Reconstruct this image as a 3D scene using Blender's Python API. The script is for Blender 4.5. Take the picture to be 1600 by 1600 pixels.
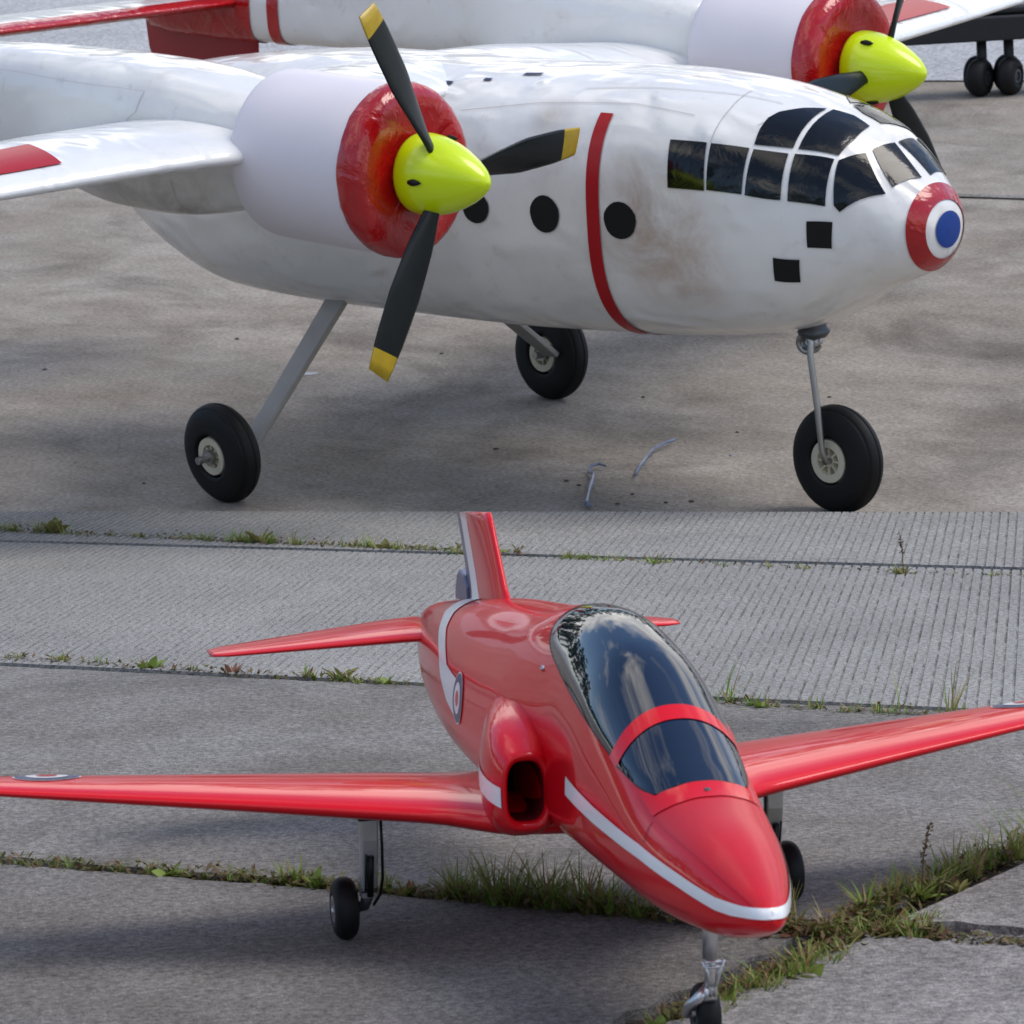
import bpy, bmesh, math, random
import numpy as np
from mathutils import Matrix, Vector

for o in list(bpy.data.objects): bpy.data.objects.remove(o)
SC = bpy.context.scene
COL = SC.collection
rad = math.radians
random.seed(7)
RNG = np.random.default_rng(7)

# ------------------------------------------------------------------ camera
cam_d = bpy.data.cameras.new('camera')
cam = bpy.data.objects.new('camera', cam_d)
COL.objects.link(cam)
RWC = np.array([[0.9987402, -0.0501794, 0.0], [-0.0088178, -0.1755030, 0.9844394], [-0.0493986, -0.9831992, -0.1757244]])
CAM_LOC = np.array([0, 0, .63])
m = np.eye(4); m[:3, 0] = RWC[:, 0]; m[:3, 1] = -RWC[:, 1]; m[:3, 2] = -RWC[:, 2]; m[:3, 3] = CAM_LOC
cam.matrix_world = Matrix(m.tolist())
FPX = 6200.0
cam_d.sensor_width = 36
cam_d.lens = FPX / 1600 * 36
cam_d.clip_start = .05
cam_d.clip_end = 2000
cam_d.dof.use_dof = True
cam_d.dof.focus_distance = 4.2
cam_d.dof.aperture_fstop = 42
SC.camera = cam

# ------------------------------------------------------------------ sky and sun
SUN_EL, SUN_AZ = rad(58), rad(88)          # azimuth from +Y (away from the camera) towards +X
world = bpy.data.worlds.new('World'); SC.world = world
world.use_nodes = True
nt = world.node_tree; nt.nodes.clear()
def N(tree, typ, **kw):
    n = tree.nodes.new(typ)
    for k, v in kw.items(): setattr(n, k, v)
    return n
w_out = N(nt, 'ShaderNodeOutputWorld'); w_bg = N(nt, 'ShaderNodeBackground')
w_sky = N(nt, 'ShaderNodeTexSky', sky_type='NISHITA', sun_disc=False, sun_elevation=SUN_EL, sun_rotation=SUN_AZ, ozone_density=3.5, dust_density=.4)
w_bg.inputs['Strength'].default_value = .112
# broken cloud over the whole sky, even in every direction
w_tc = N(nt, 'ShaderNodeTexCoord'); w_map = N(nt, 'ShaderNodeMapping'); w_map.inputs['Scale'].default_value = (1, 1, 1.9)
w_no = N(nt, 'ShaderNodeTexNoise'); w_no.inputs['Scale'].default_value = 1.35; w_no.inputs['Detail'].default_value = 12; w_no.inputs['Roughness'].default_value = .58
w_cr = N(nt, 'ShaderNodeValToRGB'); w_cr.color_ramp.elements[0].position = .50; w_cr.color_ramp.elements[1].position = .60
w_no2 = N(nt, 'ShaderNodeTexNoise'); w_no2.inputs['Scale'].default_value = 6.5; w_no2.inputs['Detail'].default_value = 6
w_cc = N(nt, 'ShaderNodeValToRGB')
w_cc.color_ramp.elements[0].color = (4.6, 4.7, 4.9, 1); w_cc.color_ramp.elements[0].position = .3
w_cc.color_ramp.elements[1].color = (11.5, 11.2, 10.8, 1); w_cc.color_ramp.elements[1].position = .7
w_mx = N(nt, 'ShaderNodeMixRGB')
L = nt.links.new
L(w_tc.outputs['Generated'], w_map.inputs['Vector']); L(w_map.outputs['Vector'], w_no.inputs['Vector']); L(w_map.outputs['Vector'], w_no2.inputs['Vector'])
L(w_no.outputs['Fac'], w_cr.inputs['Fac']); L(w_no2.outputs['Fac'], w_cc.inputs['Fac'])
L(w_cr.outputs['Color'], w_mx.inputs['Fac']); L(w_sky.outputs['Color'], w_mx.inputs['Color1']); L(w_cc.outputs['Color'], w_mx.inputs['Color2'])
L(w_mx.outputs['Color'], w_bg.inputs['Color']); L(w_bg.outputs['Background'], w_out.inputs['Surface'])

sun_d = bpy.data.lights.new('sun', 'SUN'); sun_d.energy = 1.3; sun_d.angle = rad(34); sun_d.color = (1, .93, .84)
sun = bpy.data.objects.new('sun', sun_d); COL.objects.link(sun)
sdir = Vector((math.sin(SUN_AZ) * math.cos(SUN_EL), math.cos(SUN_AZ) * math.cos(SUN_EL), math.sin(SUN_EL)))
sun.rotation_euler = sdir.to_track_quat('Z', 'Y').to_euler()
sun.location = sdir * 20
SC.view_settings.view_transform = 'Standard'; SC.view_settings.look = 'None'
SC.view_settings.exposure = 0.74; SC.view_settings.gamma = 1
SC.view_settings.use_curve_mapping = False

# ------------------------------------------------------------------ the two stretches of ground: frames of the upper apron (white plane) and the lower apron (red jet)
KA = .834
MA = np.eye(4); MA[:3, :3] = [[0.75429306, 0.65650104, -0.00695503], [-0.65517055, 0.75199657, -0.07247565], [-0.04235018, 0.05922461, 0.99734593]]; MA[:3, 3] = [-0.18719444, 6.59632926, -0.42762824]
MB = np.eye(4); MB[:3, :3] = [[0.19476480, 0.98082532, 0.00695503], [-0.97836764, 0.19376285, 0.07247565], [0.06973833, -0.02092028, 0.99734593]]; MB[:3, 3] = [0.02877487, 2.93724162, -0.21394817]
def pix_ray(px, py):
    d = RWC @ np.array([(px - 800) / FPX, (py - 800) / FPX, 1.0]); return d
def on_ground(px, py, F):
    """pixel of the photograph -> (x, y) on the ground of frame F (local metres)"""
    inv = np.linalg.inv(F); o = inv[:3, :3] @ CAM_LOC + inv[:3, 3]; d = inv[:3, :3] @ pix_ray(px, py)
    return (o + d * (-o[2] / d[2]))[:2]

# ------------------------------------------------------------------ helpers
def mat_of(F, loc=(0, 0, 0), rz=0):
    return Matrix(F.tolist()) @ Matrix.Translation(Vector(loc)) @ Matrix.Rotation(rz, 4, 'Z')
def mesh(name, verts, faces, mats, smooth=True, fm=None):
    me = bpy.data.meshes.new(name)
    me.from_pydata([tuple(map(float, v)) for v in verts], [], [tuple(map(int, f)) for f in faces])
    for mt in (mats if isinstance(mats, (list, tuple)) else [mats]): me.materials.append(mt)
    if fm is not None: me.polygons.foreach_set('material_index', list(fm))
    me.polygons.foreach_set('use_smooth', [smooth] * len(me.polygons))
    me.update()
    return me
def fixn(me):
    bm = bmesh.new(); bm.from_mesh(me); bmesh.ops.remove_doubles(bm, verts=bm.verts, dist=1e-6)
    bmesh.ops.recalc_face_normals(bm, faces=bm.faces); bm.to_mesh(me); bm.free(); return me
def ob(name, me, parent=None, mw=None, kind=None, label=None, cat=None, group=None):
    o = bpy.data.objects.new(name, me); COL.objects.link(o)
    if parent is not None: o.parent = parent
    if mw is not None: o.matrix_world = mw
    if kind: o['kind'] = kind
    if label: o['label'] = label
    if cat: o['category'] = cat
    if group: o['group'] = group
    return o
def edge_split(o, ang=40):
    md = o.modifiers.new('es', 'EDGE_SPLIT'); md.split_angle = rad(ang); return o
def bevel(o, w, seg=2):
    md = o.modifiers.new('bv', 'BEVEL'); md.width = w; md.segments = seg; md.limit_method = 'ANGLE'; return o
def grid_faces(nu, nv, wrap=False, off=0):
    f = []
    for i in range(nu - 1):
        for j in range(nv if wrap else nv - 1):
            a = i * nv + j; b = i * nv + (j + 1) % nv
            f.append((a + off, b + off, b + nv + off, a + nv + off))
    return f
def join(parts):
    V = []; Fc = []
    for v, f in parts:
        n = len(V); V += [tuple(x) for x in v]; Fc += [tuple(i + n for i in q) for q in f]
    return V, Fc
def box(c, h, R=None):
    v = [Vector((sx * h[0], sy * h[1], sz * h[2])) for sx in (-1, 1) for sy in (-1, 1) for sz in (-1, 1)]
    if R is not None: v = [R @ p for p in v]
    v = [tuple(p + Vector(c)) for p in v]
    return v, [(0, 1, 3, 2), (4, 6, 7, 5), (0, 4, 5, 1), (2, 3, 7, 6), (0, 2, 6, 4), (1, 5, 7, 3)]
def tube(path, r, n=12, cap=True):
    P = [Vector(p) for p in path]; rs = r if isinstance(r, (list, tuple)) else [r] * len(P)
    V = []; up = Vector((.31, .2, .93))
    for i, p in enumerate(P):
        t = (P[min(i + 1, len(P) - 1)] - P[max(i - 1, 0)]).normalized()
        a = t.cross(up)
        if a.length < .05: a = t.cross(Vector((1, 0, 0)))
        a.normalize(); b = t.cross(a); up = -b if False else up
        for k in range(n):
            q = 2 * math.pi * k / n; V.append(tuple(p + (a * math.cos(q) + b * math.sin(q)) * rs[i]))
    f = grid_faces(len(P), n, True)
    if cap: f += [tuple(range(n - 1, -1, -1)), tuple(range(len(V) - n, len(V)))]
    return V, f
def lathe(prof, n=48, axis='x', origin=(0, 0, 0), close=False):
    """prof: (axial, radius) list"""
    V = []
    for a, r in prof:
        for k in range(n):
            q = 2 * math.pi * k / n; c, s = r * math.cos(q), r * math.sin(q)
            V.append((a, c, s) if axis == 'x' else (c, a, s))
    V = [(v[0] + origin[0], v[1] + origin[1], v[2] + origin[2]) for v in V]
    f = grid_faces(len(prof), n, True)
    if close: f += [tuple(range(n)), tuple(range(len(V) - 1, len(V) - n - 1, -1))]
    return V, f
def pchip(xs, ys, x):
    xs = np.asarray(xs, float); ys = np.asarray(ys, float); x = np.asarray(x, float)
    h = np.diff(xs); d = np.diff(ys) / h; n = len(xs); mm = np.zeros(n)
    for i in range(1, n - 1):
        if d[i - 1] * d[i] > 0:
            w1 = 2 * h[i] + h[i - 1]; w2 = h[i] + 2 * h[i - 1]; mm[i] = (w1 + w2) / (w1 / d[i - 1] + w2 / d[i])
    mm[0] = d[0]; mm[-1] = d[-1]
    k = np.clip(np.searchsorted(xs, x) - 1, 0, n - 2); t = (x - xs[k]) / h[k]
    return (2*t**3-3*t**2+1)*ys[k] + (t**3-2*t**2+t)*h[k]*mm[k] + (-2*t**3+3*t**2)*ys[k+1] + (t**3-t**2)*h[k]*mm[k+1]

class Loft:
    """body along x; section is a superellipse: half width w, top zt, bottom zb, shoulder height zc, side shift yc"""
    def __init__(s, cx, w, zt, zb, zc=None, n=2.2, yc=None, smooth=0, keep=0):
        u = np.linspace(0, 1, 1200); s.x = cx[0] + (cx[-1] - cx[0]) * u
        def tab(v):
            t = pchip(cx, v, s.x)
            if smooth:
                kk = max(3, int(smooth / (s.x[1] - s.x[0]))); kr = np.hanning(kk + 2)[1:-1]; kr /= kr.sum()
                pad = np.concatenate([2 * t[0] - t[kk:0:-1], t, 2 * t[-1] - t[-2:-kk-2:-1]])
                q = np.convolve(pad, kr, 'same')[kk:kk + len(t)]
                mask = np.clip((s.x[-1] - keep - s.x) / .03, 0, 1); t = q * mask + t * (1 - mask)
            return t
        s.w = tab(w); s.zt = tab(zt); s.zb = tab(zb)
        s.zc = (.52 * s.zt + .48 * s.zb) if zc is None else np.interp(s.x, *zc)
        s.n = np.interp(s.x, *n) if isinstance(n, tuple) else np.full_like(s.x, n)
        s.yc = np.zeros_like(s.x) if yc is None else tab(yc)
    def S(s, x, th):
        x = np.asarray(x, float); th = np.asarray(th, float); I = lambda a: np.interp(x, s.x, a)
        c, q = np.cos(th), np.sin(th); n = I(s.n); zc = I(s.zc)
        y = I(s.yc) + I(s.w) * np.sign(c) * np.abs(c) ** (2 / n)
        z = zc + np.where(q >= 0, I(s.zt) - zc, zc - I(s.zb)) * np.sign(q) * np.abs(q) ** (2 / n)
        return np.stack([x + 0 * y, y, z], -1)
    def nrm(s, x, th, e=2e-3):
        x = np.asarray(x, float); th = np.asarray(th, float)
        x2 = np.clip(x + e, s.x[0], s.x[-1]); x1 = np.clip(x - e, s.x[0], s.x[-1])
        dx = s.S(x2, th) - s.S(x1, th); dt = s.S(x, th + .01) - s.S(x, th - .01)
        nn = np.cross(dt, dx); l = np.linalg.norm(nn, axis=-1, keepdims=True)
        nn = nn / np.maximum(l, 1e-12)
        return -nn if np.sum(nn[..., 1] * np.cos(th) + nn[..., 2] * np.sin(th)) < 0 else nn
    def body(s, xs, nth=64):
        th = np.linspace(0, 2 * math.pi, nth + 1)[:-1]; X, T = np.meshgrid(xs, th, indexing='ij')
        V = s.S(X, T).reshape(-1, 3); f = grid_faces(len(xs), nth, True)
        f += [tuple(range(nth)), tuple(range(len(V) - 1, len(V) - nth - 1, -1))]
        return V, f
    def patch(s, poly, off, deg=True, dens=6, rings=5, k=1.0):
        """star-shaped decal: corners in (x, theta)"""
        P = np.array(poly, float)
        if deg: P[:, 1] = np.radians(P[:, 1])
        B = []
        for i in range(len(P)):
            a, b = P[i], P[(i + 1) % len(P)]
            for t in range(dens): B.append(a + (b - a) * t / dens)
        B = np.array(B); C = P.mean(0); nb = len(B); pts = [C[None]]
        for r in range(1, rings + 1): pts.append(C + (B - C) * r / rings)
        Q = np.concatenate(pts); V = s.S(Q[:, 0], Q[:, 1]) + s.nrm(Q[:, 0], Q[:, 1]) * off
        f = [(0, 1 + j, 1 + (j + 1) % nb) for j in range(nb)]
        for r in range(rings - 1): f += [(1+r*nb+j, 1+(r+1)*nb+j, 1+(r+1)*nb+(j+1) % nb, 1+r*nb+(j+1) % nb) for j in range(nb)]
        return V * k, f
    def strip(s, A, B, off, nseg=40, nw=4, k=1.0):
        """band between two polylines in (x, theta deg)"""
        A = np.array(A, float); B = np.array(B, float); u = np.linspace(0, 1, nseg)
        ra = lambda P: np.stack([np.interp(u, np.linspace(0, 1, len(P)), P[:, i]) for i in (0, 1)], 1)
        a, b = ra(A), ra(B); Q = np.stack([a + (b - a) * t for t in np.linspace(0, 1, nw)], 1).reshape(-1, 2); Q[:, 1] = np.radians(Q[:, 1])
        V = s.S(Q[:, 0], Q[:, 1]) + s.nrm(Q[:, 0], Q[:, 1]) * off
        return V * k, grid_faces(nseg, nw)
    def th_of(s, x, z, side=-1):
        I = lambda a: float(np.interp(x, s.x, a)); zc = I(s.zc); h = (I(s.zt) - zc) if z >= zc else (zc - I(s.zb))
        v = min(1, abs(z - zc) / h); a = math.degrees(math.asin(min(1, v ** (I(s.n) / 2)))) * (1 if z >= zc else -1)
        return 180 - a if side < 0 else a
def mirror_poly(P): return [(a, 180 - b) for a, b in P]

class Wing:
    """sections: (y, x_le, z, chord, thick) along +y; airfoil symmetric-ish with camber; vertical fins use swap"""
    def __init__(s, secs, camber=.02, inc=0): s.q = np.array(secs, float); s.cam = camber; s.inc = inc
    def at(s, y, f, up):
        I = lambda i: np.interp(y, s.q[:, 0], s.q[:, i]); c, t = I(3), I(4); f = np.clip(f, 0, 1)
        yt = 5 * t * (.2969 * np.sqrt(f) - .126 * f - .3516 * f**2 + .2843 * f**3 - .1036 * f**4)
        zc = 4 * s.cam * f * (1 - f)
        z = I(2) + c * (zc + np.where(up, yt, -yt)) + s.inc * c * (.5 - f)
        return np.stack([I(1) - f * c, y + 0 * f, z], -1)
    def mesh(s, ys, nf=22, f0=0., f1=1.):
        g = f0 + (f1 - f0) * (1 - np.cos(np.linspace(0, math.pi, nf))) / 2
        loop = [(f, True) for f in g[::-1]] + [(f, False) for f in g[(1 if f0 == 0 else 0):]]
        V = [s.at(y, np.array(f), u) for y in ys for f, u in loop]; n = len(loop)
        F = grid_faces(len(ys), n, True) + [tuple(range(n)), tuple(range(len(V) - 1, len(V) - n - 1, -1))]
        return V, F
    def patch(s, poly, off, dens=6, rings=4):
        P = np.array(poly, float); B = []
        for i in range(len(P)):
            a, b = P[i], P[(i + 1) % len(P)]
            for t in range(dens): B.append(a + (b - a) * t / dens)
        B = np.array(B); C = P.mean(0); nb = len(B); pts = [C[None]] + [C + (B - C) * r / rings for r in range(1, rings + 1)]
        Q = np.concatenate(pts); V = s.at(Q[:, 0], Q[:, 1], True); V[:, 2] += off
        f = [(0, 1 + j, 1 + (j + 1) % nb) for j in range(nb)]
        for r in range(rings - 1): f += [(1+r*nb+j, 1+(r+1)*nb+j, 1+(r+1)*nb+(j+1) % nb, 1+r*nb+(j+1) % nb) for j in range(nb)]
        return V, f
def mir(VF): return [(v[0], -v[1], v[2]) for v in VF[0]], [tuple(reversed(f)) for f in VF[1]]
def sc(VF, k): return [tuple(np.array(v) * k) for v in VF[0]], VF[1]

# ------------------------------------------------------------------ materials
def new_mat(name):
    mt = bpy.data.materials.new(name); mt.use_nodes = True
    return mt, mt.node_tree, mt.node_tree.nodes['Principled BSDF']
def paint(name, col, rough=.3, coat=0., bump=0., bscale=40., var=0., vscale=8., metal=0., spec=.5, dirt=None, dscale=5., sheen=0):
    mt, t, b = new_mat(name)
    b.inputs['Roughness'].default_value = rough; b.inputs['Metallic'].default_value = metal
    b.inputs['Coat Weight'].default_value = coat; b.inputs['Coat Roughness'].default_value = .04
    b.inputs['Specular IOR Level'].default_value = spec
    tc = N(t, 'ShaderNodeTexCoord'); l = t.links.new
    b.inputs['Base Color'].default_value = (*col, 1)
    src = None
    if var or dirt:
        n1 = N(t, 'ShaderNodeTexNoise'); n1.inputs['Scale'].default_value = vscale; n1.inputs['Detail'].default_value = 6
        l(tc.outputs['Object'], n1.inputs['Vector'])
        r = N(t, 'ShaderNodeMapRange'); r.inputs['From Min'].default_value = .3; r.inputs['From Max'].default_value = .7
        r.inputs['To Min'].default_value = 1 - var; r.inputs['To Max'].default_value = 1 + var * .5
        l(n1.outputs['Fac'], r.inputs['Value'])
        mx = N(t, 'ShaderNodeVectorMath', operation='SCALE'); mx.inputs[0].default_value = col; l(r.outputs['Result'], mx.inputs['Scale'])
        src = mx.outputs['Vector']
        if dirt:
            n2 = N(t, 'ShaderNodeTexNoise'); n2.inputs['Scale'].default_value = dscale; n2.inputs['Detail'].default_value = 8; n2.inputs['Roughness'].default_value = .65
            l(tc.outputs['Object'], n2.inputs['Vector'])
            cr = N(t, 'ShaderNodeMapRange'); cr.inputs['From Min'].default_value = .52; cr.inputs['From Max'].default_value = .8; cr.inputs['To Max'].default_value = .55
            l(n2.outputs['Fac'], cr.inputs['Value'])
            m2 = N(t, 'ShaderNodeMixRGB'); m2.inputs['Color2'].default_value = (*dirt, 1); l(cr.outputs['Result'], m2.inputs['Fac']); l(src, m2.inputs['Color1']); src = m2.outputs['Color']
        l(src, b.inputs['Base Color'])
    if bump:
        n3 = N(t, 'ShaderNodeTexNoise'); n3.inputs['Scale'].default_value = bscale; n3.inputs['Detail'].default_value = 5; n3.inputs['Distortion'].default_value = .6
        l(tc.outputs['Object'], n3.inputs['Vector'])
        bp = N(t, 'ShaderNodeBump'); bp.inputs['Strength'].default_value = bump; bp.inputs['Distance'].default_value = .01; l(n3.outputs['Fac'], bp.inputs['Height']); l(bp.outputs['Normal'], b.inputs['Normal'])
        if coat: l(bp.outputs['Normal'], b.inputs['Coat Normal'])
    return mt
M = {}
def film(name, col, dirt, spots=(), crease=1.0):
    """iron-on covering film: glossy, with creases, faint dirt and a few rubbed brown smudges"""
    mt, t, b = new_mat(name); l = t.links.new
    tc = N(t, 'ShaderNodeTexCoord'); O = tc.outputs['Object']
    def noise(sc_, d, r, typ=None, dist=0., vec=O):
        n = N(t, 'ShaderNodeTexNoise'); n.inputs['Scale'].default_value = sc_; n.inputs['Detail'].default_value = d; n.inputs['Roughness'].default_value = r; n.inputs['Distortion'].default_value = dist
        if typ: n.noise_type = typ
        l(vec, n.inputs['Vector']); return n.outputs['Fac']
    def rng(v, a, bb, c, d):
        n = N(t, 'ShaderNodeMapRange'); n.inputs['From Min'].default_value = a; n.inputs['From Max'].default_value = bb; n.inputs['To Min'].default_value = c; n.inputs['To Max'].default_value = d
        l(v, n.inputs['Value']); return n.outputs['Result']
    def mix(f, a, c):
        n = N(t, 'ShaderNodeMixRGB'); l(f, n.inputs['Fac'])
        for sk, v in (('Color1', a), ('Color2', c)):
            if isinstance(v, tuple): n.inputs[sk].default_value = (*v, 1)
            else: l(v, n.inputs[sk])
        return n.outputs['Color']
    c = mix(rng(noise(3.2, 8, .66), .50, .78, 0, .42), col, dirt)
    c = mix(rng(noise(26, 8, .7), .58, .72, 0, .35), c, dirt)
    for (x, y, z), r, amt, dc in spots:
        d = N(t, 'ShaderNodeVectorMath', operation='DISTANCE'); l(O, d.inputs[0]); d.inputs[1].default_value = (x * KA_, y * KA_, z * KA_)
        m1 = rng(d.outputs['Value'], r * KA_, r * .1 * KA_, 0, 1); n1 = rng(noise(11, 7, .7, None, .6), .30, .66, 0, amt)
        mm = N(t, 'ShaderNodeMath', operation='MULTIPLY'); l(m1, mm.inputs[0]); l(n1, mm.inputs[1]); c = mix(mm.outputs[0], c, dc)
    l(c, b.inputs['Base Color'])
    b.inputs['Roughness'].default_value = .26; b.inputs['Coat Weight'].default_value = .55; b.inputs['Coat Roughness'].default_value = .06
    mp = N(t, 'ShaderNodeMapping'); mp.inputs['Scale'].default_value = (1, 2.2, 1.3); mp.inputs['Rotation'].default_value = (.3, .2, .5); l(O, mp.inputs['Vector'])
    h1 = noise(10, 4, .5, 'RIDGED_MULTIFRACTAL', .4, mp.outputs['Vector']); h2 = noise(5, 4, .5)
    ad = N(t, 'ShaderNodeMath', operation='ADD'); l(h1, ad.inputs[0]); l(h2, ad.inputs[1])
    bp = N(t, 'ShaderNodeBump'); bp.inputs['Strength'].default_value = crease; bp.inputs['Distance'].default_value = .009; l(ad.outputs[0], bp.inputs['Height']); l(bp.outputs['Normal'], b.inputs['Normal']); l(bp.outputs['Normal'], b.inputs['Coat Normal'])
    return mt
KA_ = KA
M['film'] = film('white_film', (.86, .84, .80), (.55, .47, .38), [((.86, -.24, .56), .17, 1.0, (.42, .29, .20)), ((.93, -.235, .48), .13, .9, (.50, .34, .24)), ((.62, -.2, .74), .06, .6, (.45, .38, .30)), ((.70, -.24, .45), .10, .45, (.55, .48, .40))])
M['film_boom'] = film('white_film_boom', (.84, .825, .79), (.48, .42, .33), [((.15, -.68, .60), .24, 1.0, (.27, .22, .15)), ((-.1, -.75, .72), .05, .7, (.5, .36, .16)), ((.0, .0, .30), .01, .1, (.4, .3, .2))])
M['film_wing'] = film('white_film_wing', (.84, .835, .82), (.62, .58, .52), (), .7)
M['cowl_white'] = paint('cowl_white', (.78, .73, .765), .45, .05, bump=.02, bscale=20, var=.03)
M['film_red'] = paint('red_film', (.44, .004, .006), .2, .4, bump=.6, bscale=24, var=.15, vscale=14)
M['dull_red'] = paint('dull_red_film', (.33, .012, .02), .3, .2, bump=.05, bscale=20)
M['band_red'] = paint('band_red', (.42, .006, .010), .35, .08, spec=.25)
M['neon'] = paint('neon_spinner', (.66, .84, .0), .22, .25, var=.02)
M['prop'] = paint('propeller_black', (.005, .009, .010), .3, 0., var=.2, vscale=30, spec=.35)
M['prop_tip'] = paint('propeller_tip_yellow', (.50, .33, .008), .35, .1, var=.15, vscale=60)
M['pane'] = paint('black_film', (.006, .006, .006), .10, 0., bump=.25, bscale=16, spec=.42)
M['black'] = paint('matt_black', (.005, .006, .006), .45, spec=.3)
M['blue'] = paint('blue_film', (.010, .05, .26), .4, .05, spec=.25)
M['blue_tab'] = paint('blue_black_tab', (.03, .035, .08), .5)
M['rubber'] = paint('tyre_rubber', (.007, .007, .0075), .6, spec=.3, var=.25, vscale=25, bump=.03, bscale=80)
M['cream'] = paint('cream_nylon', (.60, .55, .42), .5, var=.06, vscale=30)
M['steel'] = paint('steel', (.42, .42, .41), .32, metal=.9, var=.1, vscale=40)
M['dull_alu'] = paint('dull_aluminium', (.36, .345, .32), .5, metal=.45, var=.12, vscale=18)
M['bright_alu'] = paint('bright_aluminium', (.62, .62, .62), .3, metal=.85, var=.08, vscale=60)
M['gear_alu'] = paint('gear_aluminium', (.58, .59, .60), .38, metal=.55, var=.1, vscale=60)
M['dark_alu'] = paint('dark_aluminium', (.10, .11, .12), .42, metal=.7)
M['jet_red'] = paint('jet_red', (.70, .004, .012), .3, .6, var=.05, vscale=9, bump=.010, bscale=5, spec=.06)
M['jet_nose'] = paint('jet_red_satin', (.60, .008, .018), .4, .15, spec=.3, var=.12, vscale=11, dirt=(.36, .015, .03), dscale=13)
M['jet_white'] = paint('jet_white', (.88, .88, .89), .25, .3, var=.04, vscale=20)
M['jet_navy'] = paint('jet_navy', (.028, .045, .15), .3, .2)
M['jet_grey'] = paint('rudder_blue_grey', (.10, .11, .19), .35, .2)
M['canopy'] = paint('tinted_canopy', (.002, .007, .022), .02, .25, spec=.8)
M['duct'] = paint('duct_dark_red', (.16, .008, .012), .35, .2)
M['screw'] = paint('screw_steel', (.5, .5, .52), .25, metal=1)
M['dark_paint'] = paint('chassis_dark', (.012, .014, .017), .6)

def concrete(name, c1, c2, c3, scale=1., bump=.5, stain=.5, grain=520., seed=0., stain_scale=1.4, speck=.5, streak=None, ga=1.):
    mt, t, b = new_mat(name); l = t.links.new
    tc = N(t, 'ShaderNodeTexCoord'); mp = N(t, 'ShaderNodeMapping'); mp.inputs['Location'].default_value = (seed, seed * .7, 0); l(tc.outputs['Object'], mp.inputs['Vector'])
    V = mp.outputs['Vector']
    def noise(s, d=8, r=.6, dist=0., vec=V):
        n = N(t, 'ShaderNodeTexNoise'); n.inputs['Scale'].default_value = s; n.inputs['Detail'].default_value = d; n.inputs['Roughness'].default_value = r; n.inputs['Distortion'].default_value = dist
        l(vec, n.inputs['Vector']); return n.outputs['Fac']
    def rng(v, a, bb, c, d):
        n = N(t, 'ShaderNodeMapRange'); n.inputs['From Min'].default_value = a; n.inputs['From Max'].default_value = bb; n.inputs['To Min'].default_value = c; n.inputs['To Max'].default_value = d
        l(v, n.inputs['Value']); return n.outputs['Result']
    def mix(f, a, bb, typ='MIX'):
        n = N(t, 'ShaderNodeMixRGB', blend_type=typ)
        for sock, v in zip(('Fac', 'Color1', 'Color2'), (f, a, bb)):
            if isinstance(v, (int, float)): n.inputs[sock].default_value = v if sock == 'Fac' else (v, v, v, 1)
            elif isinstance(v, tuple): n.inputs[sock].default_value = (*v, 1)
            else: l(v, n.inputs[sock])
        return n.outputs['Color']
    c = mix(rng(noise(2.2 * scale, 9, .62, .3), .36, .64, 0, 1), c1, c2)
    c = mix(rng(noise(stain_scale, 10, .66, .8), .50, .72, 0, stain), c, c3)
    c = mix(rng(noise(9 * scale, 9, .7, .4), .52, .75, 0, .45 * stain), c, c3)
    g = noise(grain, 3, .7)
    c = mix(1., c, rng(g, .34, .66, 1 - .4 * ga, 1 + .4 * ga), 'MULTIPLY')
    g2 = noise(grain * .28, 5, .7)
    c = mix(1., c, rng(g2, .36, .64, 1 - .42 * ga, 1 + .42 * ga), 'MULTIPLY')
    vo = N(t, 'ShaderNodeTexVoronoi'); vo.inputs['Scale'].default_value = grain * .10; l(V, vo.inputs['Vector'])
    pit = rng(vo.outputs['Distance'], .04, .16, speck, 0.)
    pm = rng(noise(grain * .05, 3, .5), .54, .62, 0, 1)
    ml = N(t, 'ShaderNodeMath', operation='MULTIPLY'); l(pit, ml.inputs[0]); l(pm, ml.inputs[1])
    c = mix(ml.outputs[0], c, tuple(.35 * v for v in c3))
    if streak:
        ms = N(t, 'ShaderNodeMapping'); ms.inputs['Rotation'].default_value = (0, 0, streak[0]); ms.inputs['Scale'].default_value = (streak[1], streak[2], 1); l(tc.outputs['Object'], ms.inputs['Vector'])
        sn = noise(1., 6, .7, 0, ms.outputs['Vector'])
        c = mix(1., c, rng(sn, .25, .75, 1 - streak[3], 1 + streak[3]), 'MULTIPLY')
    l(c, b.inputs['Base Color'])
    b.inputs['Roughness'].default_value = .86; b.inputs['Specular IOR Level'].default_value = .3
    bp = N(t, 'ShaderNodeBump'); bp.inputs['Strength'].default_value = bump; bp.inputs['Distance'].default_value = .0025
    ad = N(t, 'ShaderNodeMath', operation='ADD'); l(g2, ad.inputs[0]); l(g, ad.inputs[1])
    l(ad.outputs[0], bp.inputs['Height']); l(bp.outputs['Normal'], b.inputs['Normal'])
    return mt
M['conc_up'] = concrete('upper_apron_concrete', (.245, .212, .175), (.325, .293, .255), (.115, .098, .082), 1.9, .5, .9, 420, 3.1, 2.0, .7, streak=(rad(-48), 2.2, 6., .24), ga=.7)
M['conc_far'] = concrete('sunlit_far_concrete', (.42, .42, .43), (.36, .36, .37), (.28, .28, .29), 1., .3, .4, 300, 5.)
M['conc_smooth'] = concrete('lower_apron_concrete', (.20, .182, .162), (.265, .25, .235), (.088, .082, .078), 1.9, .9, .85, 520, 1.3, 2.6, .8, streak=(rad(-11), 70., 30., .26))
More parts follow.
